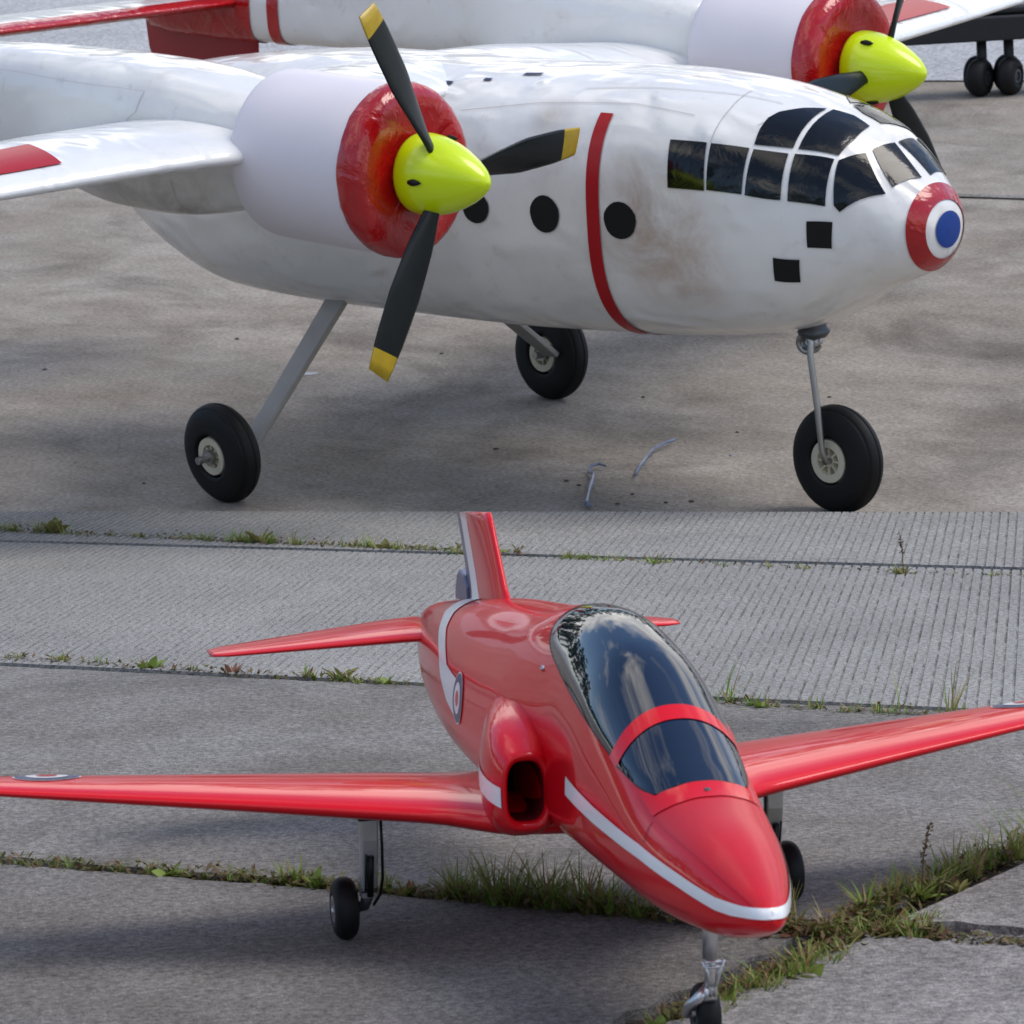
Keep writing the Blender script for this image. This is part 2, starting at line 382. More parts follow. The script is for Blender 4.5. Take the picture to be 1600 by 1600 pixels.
M['conc_dark'] = concrete('lower_apron_concrete_dark_shade', (.165, .150, .134), (.225, .212, .20), (.075, .07, .067), 1.9, .9, .85, 520, 2.3, 2.6, .8, streak=(rad(-11), 70., 30., .26))  # darker slab of its own, with part of the shade put into its colour
M['conc_right'] = concrete('lower_apron_concrete_pale', (.245, .23, .215), (.29, .275, .262), (.135, .13, .125), 1.6, .7, .6, 560, 8.3, 2.6, .8, streak=(rad(-11), 70., 30., .2))
M['conc_rib'] = concrete('ribbed_concrete', (.252, .244, .232), (.30, .29, .275), (.170, .166, .158), 1.5, .4, .35, 600, 6.6, 1.6, .5)
M['soil'] = concrete('joint_soil', (.045, .036, .026), (.07, .055, .038), (.02, .018, .015), 5, 1., .5, 300, 2.)

def leafmat(name, cols, rough=.55, trans=.25):
    mt, t, b = new_mat(name); l = t.links.new
    g = N(t, 'ShaderNodeNewGeometry'); cr = N(t, 'ShaderNodeValToRGB')
    while len(cr.color_ramp.elements) < len(cols): cr.color_ramp.elements.new(.5)
    for i, (p, c) in enumerate(cols): cr.color_ramp.elements[i].position = p; cr.color_ramp.elements[i].color = (*c, 1)
    l(g.outputs['Random Per Island'], cr.inputs['Fac']); l(cr.outputs['Color'], b.inputs['Base Color'])
    b.inputs['Roughness'].default_value = rough; b.inputs['Specular IOR Level'].default_value = .3
    tr = N(t, 'ShaderNodeBsdfTranslucent'); l(cr.outputs['Color'], tr.inputs['Color']); mx = N(t, 'ShaderNodeMixShader'); mx.inputs[0].default_value = trans
    l(b.outputs[0], mx.inputs[1]); l(tr.outputs[0], mx.inputs[2]); l(mx.outputs[0], t.nodes['Material Output'].inputs['Surface'])
    return mt
M['grass'] = leafmat('grass_blades', [(0, (.12, .21, .03)), (.35, (.20, .32, .05)), (.6, (.30, .36, .08)), (.8, (.40, .32, .15)), (1, (.26, .14, .06))])
M['moss'] = leafmat('moss_litter', [(0, (.07, .08, .02)), (.4, (.14, .14, .04)), (.7, (.20, .13, .06)), (1, (.11, .055, .03))])
M['leaf_green'] = leafmat('weed_leaf_green', [(0, (.19, .28, .05)), (1, (.28, .36, .08))])
M['leaf_olive'] = leafmat('weed_leaf_olive', [(0, (.17, .18, .05)), (1, (.28, .25, .09))])
M['leaf_red'] = leafmat('weed_leaf_reddish', [(0, (.24, .11, .08)), (1, (.32, .16, .10))])
M['stalk'] = leafmat('dry_stalk', [(0, (.12, .085, .04)), (1, (.22, .15, .07))])

# ------------------------------------------------------------------ ground
# upper apron: one great sheet beyond the joint
def seam(F, xs): return [on_ground(px, 800, F) for px in xs]
SX = [-9000, -3000, -1500, 0, 400, 800, 1200, 1600, 3200, 6000, 12000]
ea = [np.array(p) for p in seam(MA, SX)]; eb = [np.array(p) for p in seam(MB, SX)]
va = [(p[0], p[1], 0) for p in ea]
# far edge: push away from the camera along the ground
camA = (np.linalg.inv(MA) @ np.append(CAM_LOC, 1))[:2]
far = []
mid_dir = on_ground(800, 100, MA) - on_ground(800, 800, MA); mid_dir /= np.linalg.norm(mid_dir)
perp = np.array([mid_dir[1], -mid_dir[0]])
nA = len(SX)
fv = [(p + mid_dir * 260) for p in ea]
V = va + [(p[0], p[1], 0) for p in fv]
Fc = [(i, i + 1, nA + i + 1, nA + i) for i in range(nA - 1)]
apron_up = ob('apron', fixn(mesh('apron', V, Fc, M['conc_up'], False)), None, mat_of(MA), 'structure')
# the joint face between the two aprons
def wpt(F, p, z=0): return (F @ np.array([p[0], p[1], z, 1]))[:3]
V = [wpt(MA, p) for p in ea] + [wpt(MB, p) for p in eb]
Fc = [(i, i + 1, nA + i + 1, nA + i) for i in range(nA - 1)]
ob('apron_joint', mesh('apron_joint', V, Fc, M['conc_up'], False), None, None, 'structure')
# far ground behind the white plane, its sunlight put into the paler colour
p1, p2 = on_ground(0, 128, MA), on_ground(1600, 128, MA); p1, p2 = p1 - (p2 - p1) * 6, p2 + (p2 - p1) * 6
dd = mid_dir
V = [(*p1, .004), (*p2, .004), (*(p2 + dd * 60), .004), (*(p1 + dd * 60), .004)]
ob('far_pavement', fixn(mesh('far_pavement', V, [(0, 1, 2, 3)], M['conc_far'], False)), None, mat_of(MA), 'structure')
# dark joint line across the upper apron at the right
a, b_ = on_ground(1480, 305, MA), on_ground(2300, 330, MA); a2, b2 = on_ground(1480, 309, MA), on_ground(2300, 334, MA); jd = (b_ - a) * 8; b_, b2 = b_ + jd, b2 + jd
ob('pavement_joint', mesh('pavement_joint', [(*a, .004), (*b_, .004), (*b2, .004), (*a2, .004)], [(0, 1, 2, 3)], M['conc_smooth'], False), None, mat_of(MA), 'structure')

# lower apron: soil below, concrete slabs with open joints above
E1 = np.array([.68, .733]); E1 /= np.linalg.norm(E1); E2 = np.array([E1[1], -E1[0]])
def st(s, t): return E1 * s + E2 * t
S_END = 60.
# far edge of slab row 1 is the joint with the upper apron
soilV = [(*st(-S_END, 60), -.008), (*st(S_END, 60), -.008)] + [(p[0], p[1], -.008) for p in eb[::-1]]
soil = ob('ground', fixn(mesh('ground', soilV, [tuple(range(len(soilV)))], M['soil'], False)), None, mat_of(MB), 'structure')
def on_plane(px, py, F, z):
    inv = np.linalg.inv(F); o = inv[:3, :3] @ CAM_LOC + inv[:3, 3]; d = inv[:3, :3] @ pix_ray(px, py)
    return (o + d * ((z - o[2]) / d[2]))[:2]
Z1 = .0015                                   # the far row of slabs stands a little proud
e0_, e1_ = on_plane(0, 798.2, MB, Z1), on_plane(1600, 800, MB, Z1)
def seam_t(s):
    # t of the joint with the upper apron at given s (straight line)
    p, q = e0_, e1_; sp, tp, sq, tq = p @ E1, p @ E2, q @ E1, q @ E2
    return tp + (tq - tp) * (s - sp) / (sq - sp)
rng_e = np.random.default_rng(11)
def edge_line(s0, s1, t, n, amp, seed):
    r = np.random.default_rng(seed); base = np.cumsum(r.normal(0, 1, n)); base -= np.linspace(base[0], base[-1], n); base /= max(1e-6, np.abs(base).max())
    fine = r.normal(0, .35, n)
    return [(s0 + (s1 - s0) * i / (n - 1), t + amp * (base[i] + fine[i])) for i in range(n)]
def slab(poly_st, z, mat, name='slab'):
    top = [st(*p) for p in poly_st]; n = len(top)
    V = [(p[0], p[1], z) for p in top] + [(p[0], p[1], -.04) for p in top]
    f = [tuple(range(n))] + [(i, (i + 1) % n, n + (i + 1) % n, n + i) for i in range(n)]
    return ob(name, fixn(mesh(name, V, f, mat, False)), soil)
T1, T2, T3, SD = -2.07, -1.01, -.045, .215
# smooth slabs
row3L = edge_line(-2.2, SD - .012, T2 + .012, 120, .005, 1) + [(SD - .010 + .004 * math.sin(i * 1.7), T2 + .012 + (T3 - T2 - .03) * i / 30) for i in range(1, 30)] + edge_line(-2.2, SD - .012, T3 - .016, 160, .007, 2)[::-1]
slab([(-30, T2 + .012)] + row3L + [(-30, T3 - .016)], 0., M['conc_smooth'])
slab(edge_line(SD + .03, 2.5, T2 + .012, 60, .004, 3) + [(30, T2 + .012), (30, T3 - .03)] + edge_line(SD + .03, 2.5, T3 - .03, 220, .016, 4)[::-1], .004, M['conc_right'])
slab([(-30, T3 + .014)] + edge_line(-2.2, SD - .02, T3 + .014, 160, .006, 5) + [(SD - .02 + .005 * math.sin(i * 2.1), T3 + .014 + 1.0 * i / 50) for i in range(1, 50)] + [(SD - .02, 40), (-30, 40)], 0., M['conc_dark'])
slab(edge_line(SD + .024, 2.5, T3 + .024, 260, .013, 6) + [(30, T3 + .024), (30, 40), (SD + .024, 40)] + [(SD + .024 + .006 * math.sin(i * .41 + 1) + .005 * math.sin(i * 1.9) + rng_e.normal(0, .0022), T3 + .024 + 1.0 * i / 120) for i in range(119, 0, -1)], .003, M['conc_right'])
# ribbed slabs: real grooves, running slantwise between the joints
RD = np.array([-.944, .329]); rs, rt = RD @ E1, RD @ E2          # rib direction in (s,t)
def ribbed(t_near, t_far_fn, s0, s1, z, seed, pitch=.0122):
    r = np.random.default_rng(seed); V = []; F = []; nseg = 60
    step = pitch / abs(rt) * 1.0
    ns = int((s1 - s0) / step)
    for i in range(ns):
        sa = s0 + i * step
        # strip from t_near to t_far along rib direction
        u1 = 0.; lo = 0.; hi = 12.
        for _ in range(40):
            mid = (lo + hi) / 2
            s_, t_ = sa + rs * mid, t_near + rt * mid
            if t_ > t_far_fn(s_): lo = mid
            else: hi = mid
        n = nseg; base = len(V)
        gw = step * (.26 + .02 * r.normal(0, 1, n + 1)); dep = np.clip(.0022 + .0011 * r.normal(0, 1, n + 1), .0004, .0045)
        for j in range(n + 1):
            u = lo * j / n; s_, t_ = sa + rs * u, t_near + rt * u
            for ds, zz in ((0, 0), (step - gw[j], 0), (step - gw[j] * .7, -dep[j]), (step - gw[j] * .3, -dep[j]), (step, 0)):
                p = st(s_ + ds, t_); V.append((p[0], p[1], z + zz))
        F += grid_faces(n + 1, 5, False, base)
        # front face down into the joint
        k = len(V); p0, p1 = st(sa, t_near), st(sa + step, t_near)
        V += [(*p0, -.04), (*p1, -.04)]; F.append((base, base + 4, k + 1, k))
    me = mesh('slab', V, F, M['conc_rib'], False)
    return ob('slab', me, soil)
ribbed(T2 - .012, lambda s: T1 + .006, -1.9, 2.2, .0, 21)
ribbed(T1 - .009, lambda s: seam_t(s), -2.6, 2.4, Z1, 22)
slab([(-30, T1 + .008), (30, T1 + .008), (30, T2 - .016), (-30, T2 - .016)], -.0075, M['conc_rib'])

# ------------------------------------------------------------------ wheels shared by both planes
def torus_tyre(r, w, nt=56, n=18, groove=3):
    """tyre about the y axis, centre at origin: rounded profile with tread grooves"""
    prof = []
    ri = r * .44
    for i in range(n + 1):
        a = math.pi * i / n
        y = -w / 2 * math.cos(a) ; rr = ri + (r - ri) * math.sin(a) ** .62
        prof.append((y, rr))
    if groove:
        # tread ribs
        out = []
        for y, rr in prof: out.append((y, rr))
        g = []
        for k in range(groove):
            yk = -w * .30 + w * .60 * k / (groove - 1)
            g.append(yk)
        fine = []
        for i in range(120):
            a = math.pi * i / 119; y = -w / 2 * math.cos(a); rr = ri + (r - ri) * math.sin(a) ** .62
            for yk in g:
                d = abs(y - yk)
                if d < w * .035: rr -= r * .028 * (1 - d / (w * .035)) ** .5
            fine.append((y, rr))
        prof = fine
    prof = [(-w * .30, ri * .98)] + prof + [(w * .30, ri * .98)]
    return lathe(prof, nt, 'y')
def hub_geo(r, w, spokes=8):
    parts = [lathe([(-w/2*.62, r), (-w/2, r * .94), (-w/2, r * .60), (-w/2 * .55, r * .56), (-w/2 * .5, r * .3), (-w/2*.9, r*.26), (-w/2*.9, r*.10), (w/2*.9, r*.10), (w/2*.9, r*.26), (w/2*.5, r*.3), (w/2*.55, r*.56), (w/2, r*.60), (w/2, r*.94), (w/2*.62, r)], 36, 'y')]
    for sgn in (-1, 1):
        for k in range(spokes):
            a = 2 * math.pi * k / spokes; R = Matrix.Rotation(a, 3, 'Y')
            parts.append(box(R @ Vector((r * .44, sgn * w / 2 * .68, 0)), (r * .17, w * .12, r * .035), R))
    return join(parts)
def make_wheel(parent, c, r, w, hr, hw, rot=None, mat_hub='cream', k=1., axle=None, name='wheel', groove=3, spokes=8):
    me = mesh('tyre', *sc(torus_tyre(r, w, groove=groove), k), M['rubber'])
    o = ob(name, fixn(me), parent)
    R = rot if rot is not None else Matrix.Identity(3)
    o.matrix_local = Matrix.Translation(Vector(c) * k) @ R.to_4x4()
    h = ob('hub', fixn(mesh('hub', *sc(hub_geo(hr, hw, spokes), k), M[mat_hub], True)), o); edge_split(h, 35)
    if axle:
        ax = ob('axle', mesh('axle', *sc(lathe([(axle[0], 0.0001), (axle[0], axle[2]), (axle[0] * .62, axle[2]), (axle[0] * .62, axle[2] * 1.9), (axle[0] * .45, axle[2] * 1.9), (axle[0] * .45, axle[2]), (axle[1], axle[2]), (axle[1], .0001)], 16, 'y'), k), M['steel'], True), o); edge_split(ax, 35)
    return o

# ------------------------------------------------------------------ white twin-boom plane
k = KA
plane = ob('twin_boom_plane', None, None, mat_of(MA), label='white twin-boom propeller plane with red cowl rings and yellow-green spinners', cat='plane')
POD = Loft([-.80,-.76,-.68,-.55,-.3,0,.35,.7,.95,1.1,1.195,1.258,1.309,1.333,1.347,1.354,1.357,1.358],
           [0,.05,.10,.15,.215,.238,.243,.246,.229,.207,.175,.138,.101,.080,.060,.040,.020,0],
           [.62,.66,.70,.75,.785,.803,.80,.803,.79,.763,.731,.69,.642,.620,.601,.583,.566,.549],
           [.60,.565,.475,.385,.315,.303,.302,.313,.331,.358,.412,.444,.463,.480,.496,.514,.530,.547],
           None, ([-.8, -.3, .9, 1.36], [2.1, 2.7, 2.7, 2.0]), smooth=.09, keep=.035)
xs = np.concatenate([np.linspace(-.8, -.5, 22)[:-1], np.linspace(-.5, 1.1, 60)[:-1], np.linspace(1.1, 1.308, 26)[:-1], 1.308 + .05 * np.sin(np.linspace(0, math.pi / 2, 30))])
fus = ob('fuselage', fixn(mesh('fuselage', *sc(POD.body(xs, 84), k), M['film'])), plane)
OFF = .0022
def decal(name, body, poly, mat, off=OFF, both=True, parent=None, kk=KA, **kw):
    o = []
    for q in ((poly, mirror_poly(poly)) if both else (poly,)):
        V, F = body.patch(q, off, k=kk, **kw); o.append(ob(name, fixn(mesh(name, V, F, mat)), parent if parent is not None else fus))
    return o
cab = [[(.9034,146.8),(.9776,145.2),(.9882,169),(.9123,169.8)], [(.9861,145.2),(1.0605,143.2),(1.0626,167.8),(.9924,168.5)],
       [(1.0686,143.2),(1.132,141.2),(1.1356,168.5),(1.0686,168)], [(1.1428,140.5),(1.206,136.2),(1.2108,170.2),(1.1481,168.8)],
       [(1.2124,136.2),(1.2391,119.5),(1.2906,143.8),(1.233,172.5),(1.2236,168.8)],
       [(1.0666,140.5),(1.0626,129.8),(1.0626,121),(1.0706,114),(1.0975,104.5),(1.1266,97.5),(1.1356,137)],
       [(1.1445,136.8),(1.1356,96),(1.1708,93),(1.206,94.5),(1.2124,113.8),(1.2092,132.2)],
       [(1.2422,112.8),(1.2500,91.6),(1.3120,97.5),(1.2945,133.5)]]
for q in cab: decal('window', POD, q, M['pane'])
for q in ([(1.1806,179.0),(1.2223,179.2),(1.2172,195),(1.1788,191.5)], [(1.1175,192.2),(1.1625,197.2),(1.1533,210.8),(1.1118,204.5)]): decal('hatch_square', POD, q, M['black'])
for x0, z0, rx, rz in ((.8077, .566, .0355, .0345), (.6337, .566, .0350, .0350), (.4644, .566, .033, .030)):
    poly = []
    for i in range(20):
        a = 2 * math.pi * i / 20; xx, zz = x0 + rx * math.cos(a) * (1 + .02 * math.sin(5 * a)), z0 + rz * math.sin(a); poly.append((xx, POD.th_of(xx, zz)))
    decal('porthole', POD, poly, M['black'], dens=2, rings=6)
tb = np.linspace(135, 262, 30)
for sgn in (0, 1):
    A_ = [(.7335, t) for t in tb]; B_ = [(.7625, t) for t in tb]
    if sgn: A_, B_ = mirror_poly(A_), mirror_poly(B_)
    V, F = POD.strip(A_, B_, OFF, 70, 4, k); ob('red_band', fixn(mesh('red_band', V, F, M['band_red'])), fus)
# nose markings: red ring, white ring, blue disc centred on the nose
def nose_ring(x_out, x_in, mat, name, off, tilt=0.0):
    u = np.linspace(0, 360, 73); nr = 6; Q = []
    for a in u:
        for j in range(nr):
            xx = x_out + (x_in - x_out) * j / (nr - 1); Q.append((xx, math.radians(a)))
    Q = np.array(Q); V = POD.S(Q[:, 0], Q[:, 1]) + POD.nrm(Q[:, 0], Q[:, 1]) * off
    ob(name, fixn(mesh(name, V * k, grid_faces(73, nr), mat)), fus)
nose_ring(1.3255, 1.3475, M['film_red'], 'nose_ring', OFF)
nose_ring(1.3545, 1.35798, M['blue'], 'nose_disc', OFF)
# panel seams of the covering film
M['seam'] = paint('film_seam', (.50, .47, .45), .5)
M['smudge'] = paint('tape_shadow', (.50, .44, .36), .4)
def seam_line(body, pts, w_, parent, mat='seam', off=.0016, kk=KA):
    P = np.array(pts, float); Q = P.copy(); d = np.gradient(P, axis=0); l_ = np.hypot(d[:, 0], np.radians(d[:, 1]) * .24); l_[l_ == 0] = 1
    Q[:, 0] += np.radians(d[:, 1]) * .24 / l_ * w_; Q[:, 1] -= np.degrees(d[:, 0] / .24) / l_ * w_
    V, F = body.strip(P, Q, off, 60, 2, kk); ob('film_seam', fixn(mesh('film_seam', V, F, M[mat])), parent)
for pts in ([(.66, 118), (.80, 112), (.95, 108), (1.06, 106)], [(.98, 100), (.985, 120), (.983, 145)], [(1.055, 128), (1.085, 114), (1.13, 104)], [(.40, 139), (.58, 131), (.80, 127), (.93, 130)],
            [(-.15, 171), (.2, 172), (.45, 172.5)]):
    seam_line(POD, pts, .0016, fus)
# small dark hatch tabs along the wing saddle
for q in ([(.30, 118), (.335, 118), (.335, 121), (.30, 121)], [(.475, 105), (.515, 104), (.515, 107), (.475, 108)], [(.40, 113), (.418, 113), (.418, 115.5), (.40, 115.5)]): decal('hatch_tab', POD, q, M['blue_tab'], both=False)
# wings: centre section and outer panels in one wing, with a slight drop at the tips
def wing_half(sgn):
    secs = [(0, .34, .790, .52, .11), (.24, .34, .788, .52, .11), (.5, .37, .766, .53, .11), (.78, .43, .745, .57, .115), (1.24, .335, .744, .50, .11), (1.7, .25, .757, .43, .11), (2.25, .15, .777, .33, .11)]
    return Wing(secs, .05, .03)
W = wing_half(1)
ys = np.concatenate([np.linspace(0, .78, 10), np.linspace(.78, 2.25, 16)[1:]])
for sgn in (-1, 1):
    g = W.mesh(ys, 26)
    V, F = g if sgn > 0 else mir(g)
    bank = lambda G: ([(v[0], v[1], v[2] - .042 * (max(-1., v[1]) + 1)) for v in G[0]], G[1])
    V, F = bank((V, F))
    w_o = ob('wing', fixn(mesh('wing', *sc((V, F), k), M['film_wing'])), plane); edge_split(w_o, 50)
    pg = W.patch([(1.134, .086), (1.095, .34), (1.7, .34), (1.7, .09)], .003)
    if sgn < 0: pg = mir(pg)
    ob('wing_stripe', fixn(mesh('wing_stripe', *sc(bank(pg), k), M['band_red'])), w_o)
# engines
YE, ZE, XT, THR = .6576, .7052, .8606, .0551
def eng_pt(x, r=0, a=0, s=-1):
    return (x, s * YE + r * math.cos(a), ZE + (XT - x) * math.tan(THR) + r * math.sin(a))
def eng_geo(prof, s, n=64, wob=0, seed=0):
    r_ = np.random.default_rng(seed); V = []
    for i, (x, r) in enumerate(prof):
        for j in range(n):
            a = 2 * math.pi * j / n; rr = r + wob * (math.sin(a * 9 + i * 1.3) * .5 + r_.normal(0, .6)) * (1 if r > .08 else .3)
            V.append(eng_pt(x + wob * r_.normal(0, .4), max(rr, 0), a, s))
    return V, grid_faces(len(prof), n, True)
def blade_geo(R, n=16):
    """propeller blade along +z from the hub, rotating about x; fine tip edge"""
    V = []; F = []; prof = []
    for i in range(n + 1):
        u = i / n; r = .03 + (R - .03) * u
        ch = np.interp(u, [0, .12, .3, .55, .8, .93, 1], [.022, .030, .050, .067, .064, .057, .050]) ; tw = rad(np.interp(u, [0, .25, .5, 1], [44, 26, 15, 8]))
        th_ = np.interp(u, [0, .2, .6, 1], [.017, .011, .007, .003])
        for j in range(12):
            a = 2 * math.pi * j / 12; yy = ch * .5 * math.cos(a); xx = th_ * .5 * math.sin(a)
            rr = r + (-.003 * (yy / .02) * max(0, (u - .86) / .14) if u > .86 else 0)
            V.append((-yy * math.sin(tw) + xx * math.cos(tw), yy * math.cos(tw) + xx * math.sin(tw), rr))
    F = grid_faces(n + 1, 12, True); mi = []
    F += [tuple(range(12)), tuple(range(len(V) - 1, len(V) - 13, -1))]
    us = np.linspace(0, 1, n + 1)
    for i in range(n):
        for j in range(12): mi.append(1 if us[i] >= .868 else 0)
    mi += [0, 1]
    return V, F, mi
for s, ph in ((-1, 120.7), (1, 66.0)):
    cw = ob('engine_cowl', mesh('engine_cowl', *sc(eng_geo([(.378, .09), (.382, .140), (.389, .1465), (.40, .150), (.46, .1515), (.60, .1515), (.656, .150), (.662, .147)], s, 72), k), M['cowl_white']), plane); edge_split(cw, 60)
    ob('cowl_ring', mesh('cowl_ring', *sc(eng_geo([(.646, .1515), (.651, .1535), (.663, .154), (.676, .1525), (.686, .147), (.692, .139), (.6945, .127), (.6935, .112), (.691, .098), (.689, .085), (.688, .07), (.688, .001)], s, 64, .0008, 5 + s), k), M['film_red']), cw)
    pr = [(.700, .001), (.700, .064), (.703, .0690), (.710, .0712), (.725, .0717), (.745, .0700), (.77, .0640), (.795, .0545), (.82, .0415), (.84, .0285), (.853, .0165), (.8585, .0085), (.8606, .0005)]
    pr = [(a, b) for a, b in pr]
    sp = ob('spinner', mesh('spinner', *sc(eng_geo(pr, s, 64), k), M['neon']), plane); edge_split(sp, 60)
    for kb in range(3):
        V, F, mi = blade_geo(.366)
        a = rad(ph - 120 * kb)
        R = Matrix.Rotation(THR, 3, 'Y') @ Matrix.Rotation(a - math.pi / 2, 3, 'X')
        me = mesh('propeller_blade', [tuple(Vector(R @ Vector(v) + Vector(eng_pt(.758, 0, 0, s))) * k) for v in V], F, [M['prop'], M['prop_tip']], True, mi)
        ob('propeller_blade', fixn(me), sp)
        # slot through which the blade leaves the spinner, and the cooling hole between blades
        q = a + rad(60); c0 = Vector(eng_pt(.748, .069, q, s)); 
        hV, hF = lathe([(-.012, .0001), (-.010, .004), (0, .0065), (.010, .0045), (.020, .0001)], 14, 'x', (0, 0, 0))
        ob('spinner_hole', mesh('spinner_hole', [tuple(Vector((v[0] + c0.x, v[1] + c0.y, v[2] + c0.z)) * k) for v in hV], hF, M['black']), sp)
    # nacelle flowing into the boom
    NAC = Loft([-1.32, -1.28, -1.1, -.8, -.4, -.22, -.12, 0, .15, .3, .37], [.01, .04, .055, .062, .082, .095,   .105, .113, .116, .108, .095],
               [.78, .80, .815, .835, .893, .895, .893, .889, .88, .856, .835], [.77, .72, .70, .692, .690, .675, .640, .613, .606, .622, .640],
               None, 3.2, [s * YE] * 11, smooth=.1)
    nx = np.linspace(-1.32, .37, 70)
    bo = ob('boom', fixn(mesh('boom', *sc(NAC.body(nx, 48), k), M['film_boom'])), plane)
    for pts in ([(-.4, 151), (-.2, 149), (0, 147), (.14, 145)], [(.14, 145), (.125, 165), (.10, 172)], [(-.33, 120), (-.33, 200)], [(.05, 200), (.06, 240)], [(.2, 195), (.2, 245)]):
        seam_line(NAC, pts if s < 0 else mirror_poly(pts), .0014, bo)
    for x0, x1, mt_ in ((-1.315, -.915, 'film_red'), (-.86, -.825, 'film_red')):
        A_ = [(x0, a) for a in np.linspace(0, 360, 60)]; B_ = [(x1, a) for a in np.linspace(0, 360, 60)]
        V, F = NAC.strip(A_, B_, .003, 60, 8, k); ob('boom_band', fixn(mesh('boom_band', V, F, M[mt_])), bo)
    # twin fins above and below the boom end (red)
    FW = Wing([(-.62, -1.14, 0, .20, .08), (-.45, -1.02, 0, .30, .08), (-.2, -.96, 0, .36, .08), (.0, -.95, 0, .34, .08)], 0)
    fz = []
    g = Wing([(.50, -1.06, 0, .20, .09), (.58, -.985, 0, .29, .09), (.66, -.955, 0, .35, .09), (.78, -.945, 0, .37, .09), (.95, -.99, 0, .31, .09), (1.12, -1.08, 0, .20, .09)], 0).mesh(np.linspace(.50, 1.12, 16), 18)
    V = [(v[0], s * YE + v[2], v[1]) for v in g[0]]
    ob('tail_fin', fixn(mesh('tail_fin', *sc((V, g[1]), k), M['dull_red'])), plane)
# tailplane between the fins: white with a red leading edge
def tp(f0, f1, mat, name, off=0):
    g = Wing([(-.66, -.955, .838, .30, .10 + off), (.66, -.955, .783, .30, .10 + off)], 0).mesh(np.linspace(-.66, .66, 8), 20, f0, f1)
    return ob(name, fixn(mesh(name, *sc(g, k), mat)), plane if name == 'tailplane' else tailplane)
tailplane = tp(0, 1, M['film_wing'], 'tailplane')
tp(0, .12, M['film_red'], 'leading_edge', .012)
# landing gear
def leg(p0, p1, w, t, mat, name, parent):
    p0, p1 = Vector(p0), Vector(p1); d = (p1 - p0); L_ = d.length; z = d.normalized(); x = Vector((1, 0, 0)); x = (x - z * x.dot(z)).normalized(); y = z.cross(x)
    V = []
    for u, ww in ((0, w * 1.15), (.5, w), (1, w * .85)):
        c = p0 + d * u
        for sx, sy in ((-1, -1), (1, -1), (1, 1), (-1, 1)): V.append(tuple((c + x * sx * ww / 2 + y * sy * t / 2) * k))
    F = grid_faces(3, 4, True) + [(0, 1, 2, 3), (11, 10, 9, 8)]
    o = ob(name, fixn(mesh(name, V, F, mat, False)), parent); bevel(o, .002); return o
for s in (-1, 1):
    leg((.02, s * .17, .335), (.035, s * .455, .105), .046, .012, M['dull_alu'], 'main_leg', plane)
    R = Matrix.Rotation(rad(-4 * s), 3, 'X') @ Matrix.Rotation(rad(-6), 3, 'Z')
    make_wheel(plane, (0, s * .495, .0975), .0985, .062, .039, .058, R, k=k, axle=((-.062, .05, .0075) if s < 0 else (-.05, .062, .0075)))
R = Matrix.Rotation(rad(-2), 3, 'X') @ Matrix.Rotation(rad(-5), 3, 'Z')
make_wheel(plane, (1.097, .0, .101), .1015, .060, .0425, .056, R, k=k)
coil = [(1.052 + .016 * math.cos(a), -.030 + .034 * a / (2 * math.pi * 2.6), .318 + .016 * math.sin(a)) for a in np.linspace(0, 2 * math.pi * 2.6, 60)]
path = coil[::-1] + [(1.070, -.036, .30), (1.085, -.040, .20), (1.094, -.043, .125), (1.098, -.040, .104), (1.098, .02, .101)]
st_o = ob('nose_strut', fixn(mesh('nose_strut', *sc(tube(path, .0062, 10), k), M['steel'])), plane)
mount = lathe([(.318, .0001), (.318, .024), (.326, .030), (.329, .030), (.335, .024), (.352, .022)], 20, 'x')
mount = ([(1.062 + v[1], v[2] - .012, v[0] + .012) for v in mount[0]], mount[1])
ob('strut_mount', mesh('strut_mount', *sc(mount, k), M['dark_alu']), st_o)

# ------------------------------------------------------------------ red jet
jet = ob('jet_plane', None, None, mat_of(MB), label='glossy red jet with dark tinted canopy and white nose stripe', cat='plane')
JET = Loft([-.52,-.48,-.35,-.15,.05,.12,.2,.28,.36,.45,.52,.565,.585,.597,.603,.606],
           [.018,.026,.0453,.0614,.0640,.0605,.0560,.0565,.0530,.0462,.034,.0215,.0148,.0098,.0058,0],
           [.1835,.1905,.2078,.2312,.2493,.2582,.2625,.2517,.2182,.1743,.1578,.1418,.1338,.1278,.1243,.1185],
           [.132,.118,.100,.092,.089,.091,.095,.096,.092,.089,.0925,.1005,.1055,.1095,.1125,.1175],
           ([-.56,-.35,0,.35,.606], [.16,.155,.135,.13,.118]), 2.2, smooth=.055, keep=.012)
xs = np.concatenate([np.linspace(-.52, .5, 110)[:-1], np.linspace(.5, .58, 20)[:-1], .58 + .026 * np.sin(np.linspace(0, math.pi / 2, 16))])
jf = ob('fuselage', fixn(mesh('fuselage', *JET.body(xs, 96), M['jet_red'])), jet)
JO = .0007
def jdecal(name, poly, mat, off=JO, both=True, parent=None, **kw):
    r = []
    for q in ((poly, mirror_poly(poly)) if both else (poly,)):
        V, F = JET.patch(q, off, k=1., **kw); r.append(ob(name, fixn(mesh(name, V, F, mat)), parent if parent is not None else jf))
    return r
